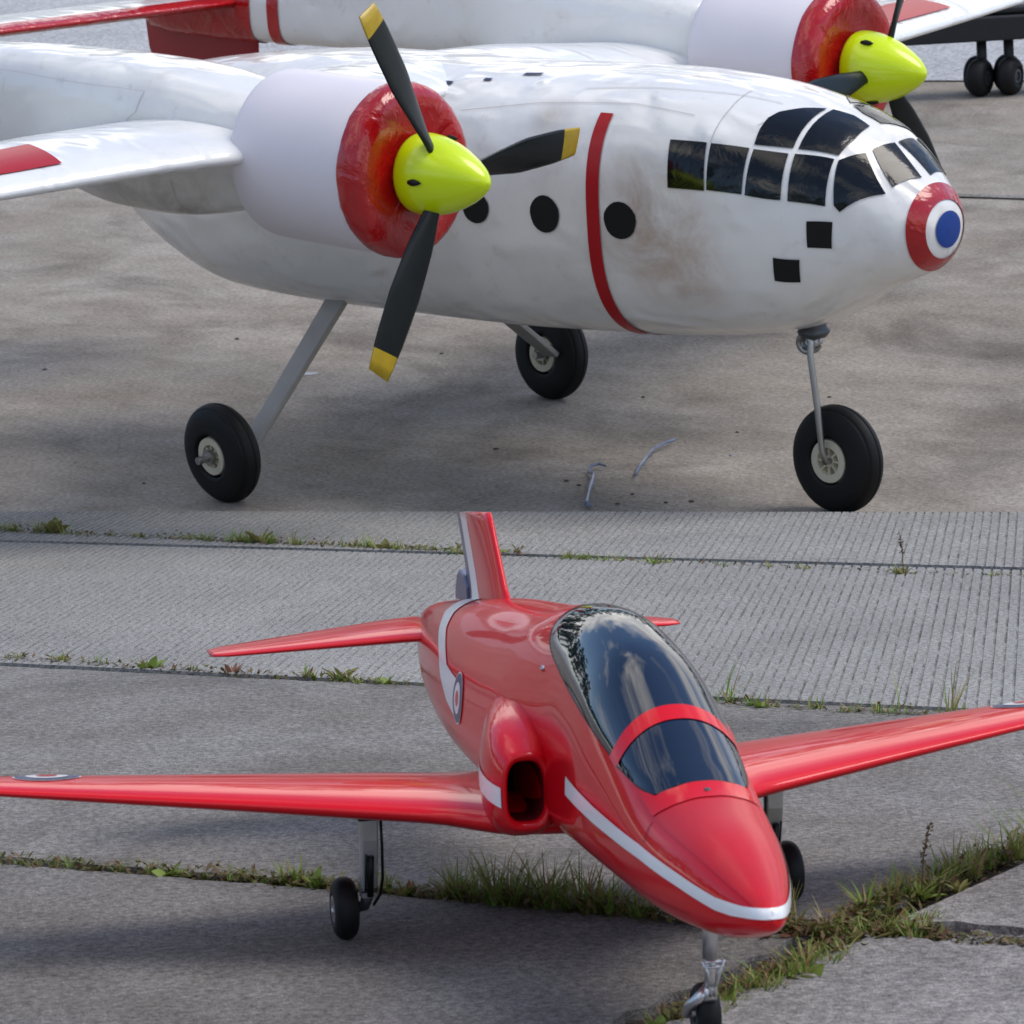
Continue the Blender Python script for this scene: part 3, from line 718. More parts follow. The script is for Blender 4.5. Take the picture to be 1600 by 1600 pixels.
# canopy
half = [(.1235, 90), (.1240, 101), (.1274, 114.5), (.1449, 126), (.1768, 134), (.2299, 140.2), (.3054, 143.5), (.3627, 142.2), (.3818, 141.0), (.4135, 135.2), (.4335, 126.0), (.4375, 110), (.4385, 96)]
can_poly = half + [(a, 180 - b) for a, b in half[::-1] if b != 90]
def canopy_mesh(poly, off, lift=0.):
    P = np.array(poly, float); P[:, 1] = np.radians(P[:, 1]); B = []
    for i in range(len(P)):
        p0, p1, p2, p3 = P[i - 1], P[i], P[(i + 1) % len(P)], P[(i + 2) % len(P)]
        for t in np.linspace(0, 1, 8)[:-1]: B.append(.5 * ((2 * p1) + (-p0 + p2) * t + (2*p0 - 5*p1 + 4*p2 - p3) * t*t + (-p0 + 3*p1 - 3*p2 + p3) * t**3))
    B = np.array(B); C = np.array([.28, math.pi / 2]); nb = len(B); R_ = 22; pts = [C[None]]; offs = [np.array([off + lift])]
    for r in range(1, R_ + 1):
        u = r / R_; pts.append(C + (B - C) * u); offs.append(np.full(nb, off + lift * min(1, (1 - u) * 12)))
    Q = np.concatenate(pts); V = JET.S(Q[:, 0], Q[:, 1]) + JET.nrm(Q[:, 0], Q[:, 1], 6e-3) * np.concatenate(offs)[:, None]
    f = [(0, 1 + j, 1 + (j + 1) % nb) for j in range(nb)]
    for r in range(R_ - 1): f += [(1+r*nb+j, 1+(r+1)*nb+j, 1+(r+1)*nb+(j+1) % nb, 1+r*nb+(j+1) % nb) for j in range(nb)]
    return V, f, B
V, F, CB = canopy_mesh(can_poly, .0004, .0012)
can = ob('canopy', fixn(mesh('canopy', V, F, M['canopy'])), jet)
# black seal round the canopy
lp = [tuple(JET.S(q[0], q[1]) + JET.nrm(np.array([q[0]]), np.array([q[1]]))[0] * .0004) for q in CB]
ob('canopy_seal', fixn(mesh('canopy_seal', *tube(lp + [lp[0]], .0004, 6, False), M['black'])), can)
V, F = JET.strip([(.3625, a) for a in np.linspace(142.5, 37.5, 40)], [(.3775, a) for a in np.linspace(141.5, 38.5, 40)], .0023, 60, 4)
ob('canopy_arch', fixn(mesh('canopy_arch', V, F, M['jet_red'])), can)
# windscreen surround and satin nose panel
up_ = [(.4135, 137.0), (.4345, 127.5), (.4390, 110), (.4395, 90), (.4390, 70), (.4345, 52.5), (.4135, 43.0)]
lo_ = [(.4479, 139), (.4540, 126), (.4580, 112), (.4600, 90), (.4580, 68), (.4540, 54), (.4479, 41)]
V, F = JET.strip(up_, lo_, .0010, 60, 6); ob('windscreen_surround', fixn(mesh('windscreen_surround', V, F, M['jet_red'])), jf)
lo2 = [(.4485, 139), (.4545, 126), (.4585, 112), (.4605, 90), (.4585, 68), (.4545, 54), (.4485, 41)]
np_out = [(.52, 158), (.560, 160), (.590, 148), (.601, 90), (.590, 32), (.560, 20), (.52, 22)]
V, F = JET.strip([(a, b) for a, b in lo2], [(.6035, b) for a, b in lo2], .0004, 70, 30)
ob('nose_panel', fixn(mesh('nose_panel', V, F, M['jet_nose'])), jf)
# white stripe round the nose
zu_ = lambda x: np.interp(x, [.262, .3455, .4459, .5092, .5571, .585, .61], [.161, .1508, .1417, .1336, .1264, .1252, .1258])
zl_ = lambda x: np.interp(x, [.262, .3455, .4489, .5101, .5571, .575, .5966, .61], [.148, .1398, .1328, .1255, .1185, .1180, .1192, .1200])
def curve_to_tip(zf, x0):
    hi = .6059
    for x in np.linspace(.55, .6059, 400):
        if np.interp(x, JET.x, JET.zt) <= zf(x): hi = x; break
    u = 1 - (1 - np.linspace(0, 1, 120)) ** 2.2
    P = [(x0 + (hi - x0) * t, JET.th_of(x0 + (hi - x0) * t, zf(x0 + (hi - x0) * t))) for t in u[:-1]] + [(hi, 90)]
    return P + [(a, 180 - b) for a, b in P[::-1][1:]]
ua, la = curve_to_tip(zu_, .272), curve_to_tip(zl_, .272)
V, F = JET.strip(ua, la, .0009, 239, 6); ob('nose_stripe', fixn(mesh('nose_stripe', V, F, M['jet_white'])), jf)
# white tail band sweeping down to the fuselage roundel
bl = [(-.335, 90), (-.333, 103), (-.3156, 124), (-.2693, 142), (-.219, 155), (-.1864, 166), (-.1481, 174.5), (-.112, 177.5)]
br = [(-.275, 90), (-.272, 103), (-.2646, 122), (-.2378, 137), (-.191, 150), (-.165, 157.5), (-.135, 159.5), (-.112, 160.5)]
for q0, q1 in ((bl, br), (mirror_poly(bl), mirror_poly(br))):
    V, F = JET.strip(q0, q1, JO, 70, 6); ob('tail_band', fixn(mesh('tail_band', V, F, M['jet_white'])), jf)
def jround(x0, z0, r, mat, off, name):
    for side in (-1, 1):
        poly = [(x0 + r * math.cos(a), JET.th_of(x0 + r * math.cos(a), z0 + r * math.sin(a), side)) for a in np.linspace(0, 2 * math.pi, 25)[:-1]]
        V, F = JET.patch(poly, off, dens=2, rings=4); ob(name, fixn(mesh(name, V, F, mat)), jf)
zr = float(JET.S(-.098, rad(168.5))[2])
for i, (r, mt_) in enumerate(((.0205, 'jet_white'), (.0193, 'jet_navy'), (.0125, 'jet_white'), (.0062, 'jet_red'))): jround(-.098, zr, r, M[mt_], .0009 + .00018 * i, 'roundel')
for q in ((.1583, 139.5), (.4509, 90.0)):
    c = JET.S(*[q[0], rad(q[1])]); n_ = JET.nrm(np.array([q[0]]), np.array([rad(q[1])]))[0]
    V = []
    zq = Vector(n_).to_track_quat('Z', 'Y').to_matrix()
    for rr, h in ((.0022, 0), (.0022, .0016), (.0012, .0020), (.0001, .0014)):
        for j in range(14): V.append(tuple(Vector(c) + zq @ Vector((rr * math.cos(j * math.pi / 7), rr * math.sin(j * math.pi / 7), h))))
    ob('screw', mesh('screw', V, grid_faces(4, 14, True), M['screw' if q[0] < .3 else 'dark_alu']), jf)
# joints of hatches and of the tail section, hairline gaps
M['gap'] = paint('hinge_gap', (.16, .004, .006), .5)
def hair(pts, w_=.0009):
    P = np.array(pts, float); Q = P.copy(); d = np.gradient(P, axis=0); l_ = np.hypot(d[:, 0], np.radians(d[:, 1]) * .06); l_[l_ == 0] = 1
    Q[:, 0] += np.radians(d[:, 1]) * .06 / l_ * w_; Q[:, 1] -= np.degrees(d[:, 0] / .06) / l_ * w_
    V, F = JET.strip(P, Q, .0005, 70, 2); ob('panel_gap', fixn(mesh('panel_gap', V, F, M['gap'])), jf)
for mm in (lambda P: P, mirror_poly):
    hair(mm([(.45, a) for a in np.linspace(142, 160, 6)])); hair(mm([(x, 204) for x in np.linspace(.30, .52, 10)])); hair(mm([(.30, a) for a in np.linspace(180, 204, 8)]))
# intakes
for s in (-1, 1):
    cx = [-.02, .02, .06, .10, .14, .168, .187, .200]
    yc = [s * v for v in (.044, .0455, .0515, .0565, .0630, .0668, .0688, .0698)]
    INT = Loft(cx, [.014, .0190, .0235, .0275, .0285, .0262, .0222, .0178], [.160, .178, .187, .1885, .185, .179, .1720, .1665], [.112, .106, .101, .0985, .0990, .101, .1050, .1095],
               ([-.3, .05, .2], [.145, .139, .134]), ([-.02, .12, .2], [2.3, 2.7, 3.1]), yc, smooth=.02)
    xo = np.concatenate([np.linspace(-.02, .17, 44), np.linspace(.174, .200, 8)]); nth = 56
    th = np.linspace(0, 2 * math.pi, nth + 1)[:-1]
    rows = [INT.S(np.full(nth, x), th) for x in xo]
    cen = np.array([.200, s * .0698, .138])
    for f_, dx in ((.96, .0018), (.88, .0022), (.80, .0008), (.76, -.004), (.75, -.03), (.71, -.09)):
        r_ = rows[51] if len(rows) > 51 else rows[-1]; q = cen + (r_ - cen) * f_; q[:, 0] = .200 + dx; rows.append(q)
    V = np.concatenate(rows); F = grid_faces(len(rows), nth, True) + [tuple(range(len(V) - 1, len(V) - nth - 1, -1))]
    nfr = (len(rows) - 1) * nth; mi = [1 if i // nth >= len(xo) + 3 else 0 for i in range(nfr)] + [2]
    io = ob('intake', mesh('intake', V, F, [M['jet_red'], M['duct'], M['black']], True, mi), jet)
    xs_ = np.linspace(.10, .1995, 16)
    V, F = INT.strip([(x, INT.th_of(x, np.interp(x, [.1, .14, .2], [.153, .149, .1420]), s)) for x in xs_], [(x, INT.th_of(x, np.interp(x, [.1, .14, .2], [.138, .134, .1275]), s)) for x in xs_], .0007, 40, 6)
    ob('intake_stripe', fixn(mesh('intake_stripe', V, F, M['jet_white'])), io)
# wings
JW = Wing([(0, .185, .104, .30, .10), (.075, .175, .1055, .285, .10), (.10, .148, .107, .256, .10), (.118, .128, .1085, .236, .10), (.25, .066, .117, .172, .105), (.43, -.016, .128, .092, .105), (.462, -.035, .130, .070, .10), (.472, -.052, .1305, .045, .09)], .012, .02)
ys = np.concatenate([np.linspace(0, .13, 9), np.linspace(.13, .46, 14)[1:], [.466, .470, .472]])
for s in (-1, 1):
    g = JW.mesh(ys, 30); g = g if s > 0 else mir(g)
    wo = ob('wing', fixn(mesh('wing', *g, M['jet_red'])), jet)
    for i, (r, mt_) in enumerate(((.0262, 'jet_white'), (.0247, 'jet_navy'), (.0165, 'jet_white'), (.008, 'jet_red'))):
        y0, x0 = .388, -.058
        poly = []
        for a in np.linspace(0, 2 * math.pi, 33)[:-1]:
            yy, xx = y0 + r * math.cos(a), x0 + r * math.sin(a); xl = np.interp(yy, JW.q[:, 0], JW.q[:, 1]); ch = np.interp(yy, JW.q[:, 0], JW.q[:, 3]); poly.append((yy, (xl - xx) / ch))
        pg = JW.patch(poly, .0005 + .0004 * i, 2, 5); pg = pg if s > 0 else mir(pg)
        ob('roundel', fixn(mesh('roundel', *pg, M[mt_])), wo)
# hinge gaps of flaps and ailerons
for wo in [c for c in jet.children if c.name.startswith('wing')]:
    sg = -1 if sum(v.co.y for v in wo.data.vertices) < 0 else 1
    for y0, y1 in ((.085, .235), (.245, .45)):
        pg = JW.patch([(y0, .775), (y1, .775), (y1, .785), (y0, .785)], .0004, 12, 1); pg = pg if sg > 0 else mir(pg)
        ob('hinge_gap', fixn(mesh('hinge_gap', *pg, M['gap'])), wo)
# tailplanes with anhedral
JT = Wing([(.02, -.375, .1735, .150, .085), (.05, -.390, .1715, .137, .085), (.195, -.455, .1595, .062, .085), (.209, -.466, .1585, .040, .085)], 0)
for s in (-1, 1):
    g = JT.mesh(np.concatenate([np.linspace(.02, .195, 12), [.205, .209]]), 22); g = g if s > 0 else mir(g)
    ob('tailplane', fixn(mesh('tailplane', *g, M['jet_red'])), jet)
# fin: red, white band, blue-grey rudder
JF = Wing([(.17, -.130, 0, .235, .075), (.205, -.155, 0, .215, .07), (.218, -.178, 0, .188, .07), (.235, -.200, 0, .172, .07), (.2925, -.254, 0, .156, .07)], 0)
top_cut = lambda x: .2905 + (x + .252) * (.0125 / .145)
for a, b_, mt_, nm in ((0, .60, 'jet_red', 'fin'), (.603, .84, 'jet_white', 'fin_stripe'), (.843, 1, 'jet_grey', 'rudder')):
    g = JF.mesh(np.linspace(.17, .2925, 14), 14, a, b_)
    V = []
    for v in g[0]:
        z = v[1] if v[1] < .285 else min(v[1], top_cut(v[0]))
        V.append((v[0], v[2], min(z, top_cut(v[0]))))
    if nm == 'fin': fin_o = ob('fin', fixn(mesh('fin', V, g[1], M[mt_])), jet)
    else: ob(nm, fixn(mesh(nm, V, g[1], M[mt_])), fin_o)
rf = [(-.352, .204), (-.408, .202), (-.404, .214), (-.396, .224), (-.384, .230), (-.366, .226), (-.352, .218)]
V = [(x, y, z) for y in (-.0035, .0035) for x, z in rf]; n7 = len(rf)
F = [tuple(range(n7)), tuple(range(2 * n7 - 1, n7 - 1, -1))] + [(i_, (i_ + 1) % n7, n7 + (i_ + 1) % n7, n7 + i_) for i_ in range(n7)]
o = ob('rudder_fairing', fixn(mesh('rudder_fairing', V, F, M['jet_grey'], False)), fin_o); bevel(o, .0015)
# main gear
for s in (-1, 1):
    y = s * .157
    parts = [box((.030, y, .106), (.008, .009, .010))]
    so = ob('main_strut', None, jet)
    COL.objects.unlink(so); bpy.data.objects.remove(so)
    pts = [(.028, .100, .0072), (.026, .080, .0066), (.018, .052, .0064), (.010, .033, .0058)]
    V = []
    for x, z, w_ in pts:
        for sx, sy in ((-1, -1), (1, -1), (1, 1), (-1, 1)): V.append((x + sx * .006, y + sy * w_, z))
    so = ob('main_strut', fixn(mesh('main_strut', V, grid_faces(4, 4, True) + [(0, 1, 2, 3), (15, 14, 13, 12)], M['gear_alu'], False)), jet); bevel(so, .0015)
    o = ob('strut_mount', mesh('strut_mount', *parts[0], M['black'], False), so); bevel(o, .001)
    o = ob('oleo', mesh('oleo', *join([tube([(.032, y, .068), (.021, y, .036)], .0026, 12), tube([(.034, y + .0036 * s, .070), (.0215, y + .0036 * s, .040)], .0008, 8)]), M['black']), so)
    o = ob('trailing_link', mesh('trailing_link', *join([tube([(.012, y, .036), (.004, y + s * .002, .026), (-.001, y + s * .008, .0238)], .0045, 12), tube([(.018, y - .006, .040), (.018, y + .006, .040)], .0022, 12), tube([(.0, y, .0238), (.0, s * .1735, .0238)], .0028, 10)]), M['dark_alu']), so)
    hp = [(.036, y - s * .008, .098), (.034, y - s * .0085, .075), (.027, y - s * .0090, .050), (.018, y - s * .0080, .036), (.010, y - s * .004, .027)]
    ob('brake_hose', fixn(mesh('brake_hose', *tube(hp, .0012, 8), M['black'])), so)
    make_wheel(jet, (0, s * .1738, .0240), .0240, .0185, .0125, .0180, None, 'bright_alu', name='wheel', groove=0, spokes=6)
# nose gear
no = ob('nose_strut', mesh('nose_strut', *join([tube([(.446, 0, .098), (.441, 0, .062)], .0052, 14), tube([(.441, 0, .064), (.436, 0, .038)], .0036, 14)]), M['bright_alu']), jet)
tq = []
def lk(p, q, r=.0013): return tube([p, q], r, 8)
tq = [lk((.450, -.0065, .061), (.450, .0065, .061)), lk((.4495, -.0065, .0575), (.4495, .0065, .0575)), lk((.450, -.0068, .062), (.448, -.0012, .044)), lk((.450, .0068, .062), (.448, .0012, .044)), lk((.448, -.0014, .045), (.444, -.0014, .037)), lk((.448, .0014, .045), (.444, .0014, .037))]
ob('torque_link', mesh('torque_link', *join(tq), M['bright_alu']), no)
fk = [tube([(.436, -.001, .040), (.434, -.007, .034), (.428, -.0125, .028), (.420, -.0125, .0205)], [.0042, .0040, .0036, .0032], 12), lathe([(-.004, .0001), (-.004, .0052), (.004, .0052), (.004, .0001)], 18, 'y', (.436, 0, .037)), tube([(.420, -.013, .0205), (.420, .008, .0205)], .0018, 10)]
ob('fork', fixn(mesh('fork', *join(fk), M['bright_alu'])), no)
make_wheel(jet, (.420, .0005, .0205), .0205, .0160, .0105, .0155, None, 'dark_alu', name='wheel', groove=0, spokes=6)

# ------------------------------------------------------------------ plants in the joints of the lower apron
def depth_scale(px, py, F):
    p = on_ground(px, py, F); w = wpt(F, p) - CAM_LOC; d = RWC.T @ w
    return p, FPX / d[2]                        # ground point, pixels per metre there
def blade(base, h, w, lean, az, curve, seg=4):
    V = []; x, y, z = base; dx, dy = math.cos(az), math.sin(az); sx, sy = -dy, dx
    for i in range(seg + 1):
        u = i / seg; out = lean * u + curve * u * u; zz = h * (u - .35 * curve / max(h, 1e-4) * u * u) if h > 0 else 0
        ww = w * (1 - u ** 1.6) * .5 + .00012
        V.append((x + dx * out - sx * ww, y + dy * out - sy * ww, z + zz)); V.append((x + dx * out + sx * ww, y + dy * out + sy * ww, z + zz))
    return V, [(2 * i, 2 * i + 1, 2 * i + 3, 2 * i + 2) for i in range(seg)]
def grass_patch(acc, x0, y0, x1, y1, n, hpx, wpx, rs_, zb=-.015):
    """n blades scattered round the pixel line, hpx tall in the photograph"""
    n = int(n * .72); left = n
    while left > 0:
        u = rs_.random(); px, py = x0 + (x1 - x0) * u, y0 + (y1 - y0) * u
        p, s_ = depth_scale(px, py, MB); r = rs_.normal(0, wpx / s_ / 2, 2) * np.array([1, 1.2]); q = E1 * r[0] + E2 * r[1] * .7
        nb = int(min(left, rs_.integers(5, 26))); left -= nb; hh = hpx / s_ * rs_.uniform(.45, 1.15); rad_ = rs_.uniform(.002, .009); az0 = rs_.uniform(0, 6.28); bias = rs_.uniform(0, .6)
        for _ in range(nb):
            a = rs_.uniform(0, 6.28); d = rad_ * rs_.random() ** .6; h = hh * rs_.uniform(.35, 1.15)
            az = a + rs_.normal(0, .7) if rs_.random() > bias else az0 + rs_.normal(0, .5)
            acc.append(blade((p[0] + q[0] + d * math.cos(a), p[1] + q[1] + d * math.sin(a), zb + .012), h, rs_.uniform(.0007, .0021), h * rs_.uniform(.05, .8), az, h * rs_.uniform(.0, .7)))
rg = np.random.default_rng(3)
G = []
for a in [  # x0, y0, x1, y1, blades, height px, scatter px
    (0,1346,60,1350,60,22,14),(60,1350,200,1358,90,20,12),(235,1360,300,1366,110,22,14),(300,1366,360,1368,30,14,10),(350,1370,470,1380,160,32,14),(455,1376,530,1388,190,44,16),
    (530,1384,620,1396,130,26,16),(610,1392,720,1404,170,40,18),(700,1400,800,1414,460,82,24),(790,1408,920,1424,600,92,26),(910,1418,1020,1434,420,70,24),(1010,1430,1180,1452,260,46,22),
    (1228,1446,1290,1452,60,74,14),(1235,1452,1300,1458,70,40,16),(1290,1460,1420,1462,300,46,28),(1400,1452,1470,1440,150,40,26),(1310,1448,1400,1406,230,58,34),(1390,1410,1500,1366,270,64,34),(1480,1372,1600,1322,260,58,30),(1560,1340,1640,1304,160,96,26),
    (1120,1576,1200,1540,250,50,26),(1180,1548,1270,1514,280,54,28),(1250,1520,1340,1474,220,42,26),(1050,1600,1130,1578,120,34,20),(1010,1606,1050,1600,50,40,10),
    (8,1026,60,1030,50,16,8),(90,1030,125,1034,40,22,6),(140,1034,165,1036,34,14,6),(200,1036,270,1042,60,18,8),(285,1044,320,1048,26,14,6),(450,1054,575,1068,110,22,9),(590,1066,640,1072,46,18,8),
    (1128,1096,1215,1106,110,26,14),(1230,1106,1330,1112,100,26,10),(1330,1110,1420,1116,80,26,10),(1420,1114,1560,1124,80,34,12),(1130,1094,1160,1098,22,82,8),(1300,1108,1500,1118,26,92,16),
    (0,828,40,833,120,22,8),(50,831,120,837,150,30,8),(120,836,270,843,150,14,6),(265,842,380,848,240,22,8),(360,847,480,853,320,32,9),(480,852,560,856,120,16,7),(540,854,640,860,260,24,8),(620,858,720,864,220,24,8),(775,862,800,866,40,16,6),(880,872,1010,878,240,20,7),(1015,876,1040,880,40,22,6),(1090,880,1140,884,44,12,6),(1180,884,1235,888,50,14,6),(1250,888,1295,890,44,16,6),(1370,892,1450,896,60,18,7),(1490,896,1560,900,50,14,6)]:
    grass_patch(G, *a, rg)
V, F = join(G)
ob('grass', mesh('grass', V, F, M['grass'], True), None, mat_of(MB), 'stuff', 'thin green and brown grass blades growing in the paving joints', 'grass')
# low litter, moss and crumbs lying along the joints
Lt = []
def litter(x0, y0, x1, y1, n, wpx, up=.010):
    for _ in range(n):
        u = rg.random(); px, py = x0 + (x1 - x0) * u, y0 + (y1 - y0) * u + rg.normal(0, wpx * .32)
        p, s_ = depth_scale(px, py, MB); r = rg.normal(0, wpx / s_ * .4)
        a = rg.uniform(0, 2 * math.pi); l_ = rg.uniform(.002, .007); w_ = rg.uniform(.001, .0028); z = rg.uniform(-.012, up * rg.random())
        t_ = rg.uniform(-.6, .9); c = np.array([p[0] + E1[0] * r, p[1] + E1[1] * r, max(z, -.016)])
        d = np.array([math.cos(a) * math.cos(t_), math.sin(a) * math.cos(t_), math.sin(t_)]) * l_; q = np.array([-math.sin(a), math.cos(a), 0]) * w_
        Lt.append(([tuple(c - d), tuple(c + q), tuple(c + d), tuple(c - q)], [(0, 1, 2, 3)]))
litter(-20,1346,360,1370,900,9); litter(360,1370,720,1402,1500,12); litter(700,1402,1240,1456,2600,14, .016); litter(1230,1458,1480,1462,1300,16,.014); litter(1480,1462,1640,1476,300,10,.004)
litter(1640,1304,1300,1452,2200,20,.016); litter(1330,1474,1040,1600,2200,18,.014)
litter(-20,1026,640,1070,1100,6,.008); litter(640,1070,1100,1096,160,4,.002); litter(1100,1096,1640,1128,800,7,.010)
litter(-20,830,820,866,2600,5,.012); litter(820,868,1640,902,700,4,.005)
V, F = join(Lt)
ob('joint_litter', mesh('joint_litter', V, F, M['moss'], False), None, mat_of(MB), 'stuff', 'brown moss, dead leaves and crumbs packed along the paving joints', 'litter')
# crumbled concrete where two joints meet at the right
Cr = []
for _ in range(260):
    px, py = rg.uniform(1470, 1640), rg.normal(1464, 10); p, s_ = depth_scale(px, py, MB); r_ = rg.uniform(.0015, .006)
    R = Matrix.Rotation(rg.uniform(0, 3), 3, 'Z') @ Matrix.Rotation(rg.uniform(0, 3), 3, 'X')
    Cr.append(box((p[0], p[1], rg.uniform(-.010, -.002)), (r_, r_ * .7, r_ * .5), R))
V, F = join(Cr); ob('rubble', mesh('rubble', V, F, M['conc_smooth'], False), None, mat_of(MB), 'stuff', 'crumbled concrete rubble in the dark joint gap', 'rubble')

# single weeds: a rosette of leaves each
def leaf_mesh(kind, mat):
    l_, w_ = {'lance': (1., .16), 'broad': (1., .34), 'round': (1., .55)}[kind]; n = 6; V = []
    for i in range(n + 1):
        u = i / n; ww = w_ * math.sin(math.pi * min(1, u * .96 + .04)) ** .8 * (1.1 - .3 * u); z = .25 * u - .32 * u * u
        V += [(u * l_, -ww, z + .05 * ww), (u * l_, 0, z - .04), (u * l_, ww, z + .05 * ww)]
    return mesh('leaf', V, grid_faces(n + 1, 3), mat)
LM = {(a, b): leaf_mesh(a, M['leaf_' + b]) for a in ('lance', 'broad', 'round') for b in ('green', 'olive', 'red')}
def weed(px, py, hpx, kind, col, n, label, up=.5, group=None, seed=0, stalk=0):
    r_ = np.random.default_rng(seed + int(px)); p, s_ = depth_scale(px, py, MB); L_ = hpx / s_
    root = ob('weed', None, None, mat_of(MB, (p[0], p[1], 0)), label=label, cat='weed', group=group)
    for i in range(n):
        lf = ob('leaf', LM[(kind, col)], root); el = r_.normal(up, .28); sz = L_ * r_.uniform(.65, 1.1)
        lf.matrix_local = Matrix.Translation(Vector((r_.normal(0, .1) * L_, r_.normal(0, .1) * L_, -.004))) @ Matrix.Rotation(2 * math.pi * i / n + r_.normal(0, .3), 4, 'Z') @ Matrix.Rotation(-max(.05, el), 4, 'Y') @ Matrix.Rotation(r_.normal(0, .35), 4, 'X') @ Matrix.Scale(sz, 4)
    for i in range(stalk):
        h = L_ * r_.uniform(2.4, 3.0); a = r_.uniform(0, 6.28); b = (math.cos(a) * h * .15, math.sin(a) * h * .15)
        parts = [tube([(0, 0, -.004), (b[0] * .25, b[1] * .25, h * .5), (b[0] * .64, b[1] * .64, h * .8), (b[0], b[1], h)], [.0008, .0006, .0005, .0003], 5)]
        for q in range(34):
            u = r_.uniform(.45, 1); c = (b[0] * u * u + r_.normal(0, .0011), b[1] * u * u + r_.normal(0, .0011), h * u); parts.append(box(c, (.0006, .0005, .0011), Matrix.Rotation(r_.uniform(0, 3), 3, 'X')))
        ob('stalk', mesh('stalk', *join(parts), M['stalk'], False), root)
weed(85, 834, 34, 'broad', 'olive', 9, 'upright leafy olive weed in the far joint of the ribbed paving, clear of the jet', .9)
weed(405, 848, 36, 'lance', 'olive', 12, 'bushy olive weed in the far joint of the ribbed paving', .7)
weed(600, 858, 26, 'broad', 'olive', 9, 'small brownish-green weed clump in the far joint near the jet\'s tail fin', .6)
weed(790, 864, 20, 'broad', 'green', 8, 'small bright green weed right behind the jet\'s tail fin', .5)
weed(1022, 880, 22, 'lance', 'green', 8, 'small green weed in the far joint directly beyond the canopy top', .7)
weed(1412, 896, 26, 'lance', 'olive', 9, 'thin forked weed with a seedy brown stalk in the far joint of the ribbed paving', .8, stalk=1)
weed(98, 1032, 24, 'lance', 'olive', 8, 'tiny dark weed at the edge of the ribbed slab, farthest from the tailplane', .7)
weed(240, 1042, 28, 'broad', 'green', 8, 'pale green broad-leaved weed at the ribbed slab edge beyond the tailplane tip', .6)
weed(364, 1050, 26, 'lance', 'red', 8, 'small reddish weed just under the tip of the red tailplane', .7)
weed(528, 1060, 34, 'lance', 'olive', 12, 'brown seedy weed under the middle of the red tailplane', .9)
weed(604, 1068, 26, 'broad', 'green', 8, 'dark green weed at the ribbed slab edge beside the jet\'s rear fuselage', .6)
weed(1180, 1104, 34, 'lance', 'green', 14, 'low yellow-green rosette beside the canopy at the ribbed slab edge', .3)
weed(268, 1366, 30, 'broad', 'green', 10, 'flat bright green rosette in the near joint in front of the jet\'s wing', .35)
weed(492, 1384, 40, 'lance', 'green', 12, 'bright green upright weed at the joint just outboard of the jet\'s main wheel', .7)
weed(640, 1396, 34, 'lance', 'red', 9, 'reddish wiry weed at the joint just inboard of the jet\'s main wheel', .9)
weed(1200, 1462, 50, 'lance', 'red', 10, 'reddish flat-leaved weed beside the tip of the jet\'s nose', .25)
weed(1345, 1472, 62, 'lance', 'olive', 16, 'spiky olive-brown rosette where the two joints meet', .35)
weed(1262, 1530, 44, 'round', 'green', 7, 'round-leaved green weed beside the pale slab near the nose wheel', .45)
weed(1298, 1530, 36, 'lance', 'green', 10, 'yellow-green rosette on the edge of the pale slab', .3)
weed(1030, 1606, 40, 'broad', 'green', 8, 'small green tuft on the slab beside the nose wheel', .8)
weed(1440, 1400, 40, 'lance', 'green', 14, 'tall brown seed stalk rising from green leaves in the slanting joint', .8, stalk=1, seed=4)
weed(1500, 1390, 34, 'lance', 'olive', 14, 'leafy olive weed in the slanting joint above the black gap', .5)

# ------------------------------------------------------------------ bits lying on the upper apron
M['scrap'] = paint('bluish_plastic', (.17, .20, .30), .4, .1, var=.4, vscale=60)
M['fleck'] = paint('dark_fleck', (.05, .042, .036), .8)
M['pale_paint'] = paint('pale_paint', (.42, .42, .45), .7, var=.2, vscale=30)
def ribbon(pts, wpx, name, label, mat, cat, group=None):
    V = []; q = [on_ground(x, y, MA) for x, y in pts]; c0 = np.mean(q, 0)
    for i, p in enumerate(q):
        t = np.array(q[min(i + 1, len(q) - 1)]) - np.array(q[max(i - 1, 0)]); t /= np.linalg.norm(t); n_ = np.array([-t[1], t[0]])
        w_ = wpx / 1800 * rg.uniform(.4, 1.3); z = .002 + .005 * rg.random()
        for s_, zz in ((-1, 0), (0, .004), (1, .001)): V.append((p[0] - c0[0] + n_[0] * w_ * s_, p[1] - c0[1] + n_[1] * w_ * s_, z + zz))
    o = ob(name, mesh(name, V, grid_faces(len(q), 3), mat), None, mat_of(MA, (c0[0], c0[1], 0)), label=label, cat=cat, group=group)
    md = o.modifiers.new('so', 'SOLIDIFY'); md.thickness = .0015
    return o
ribbon([(946, 736), (936, 733), (922, 737), (920, 742), (928, 748), (925, 760), (921, 775), (917, 790), (920, 798)], 5, 'plastic_scrap', 'curled bluish plastic scrap on the concrete, hooked at one end', M['scrap'], 'scrap')
ribbon([(1055, 694), (1040, 700), (1022, 708), (1012, 718), (1000, 733), (992, 748)], 4, 'plastic_scrap', 'long thin bent bluish strip lying nearer the nose wheel', M['scrap'], 'scrap')
def fleck(px, py, w, h, name, mat, label, group):
    p = on_ground(px, py, MA); V = []; n = 9; aspect = 3.6
    for r_, z in ((1, 0), (.6, .0018)):
        for i in range(n):
            a = 2 * math.pi * i / n; j = rg.uniform(.7, 1.2); d = (np.array([mid_dir[1], -mid_dir[0]]) * math.cos(a) * w / 1050 + mid_dir * math.sin(a) * h * aspect / 1050) * r_ * j; V.append((d[0] * .62, d[1] * .62, z * .7))
    return ob(name, mesh(name, V, grid_faces(2, n, True) + [tuple(range(n, 2 * n))], mat), None, mat_of(MA, (p[0], p[1], .001)), label=label, cat=name.split('_')[-1], group=group)
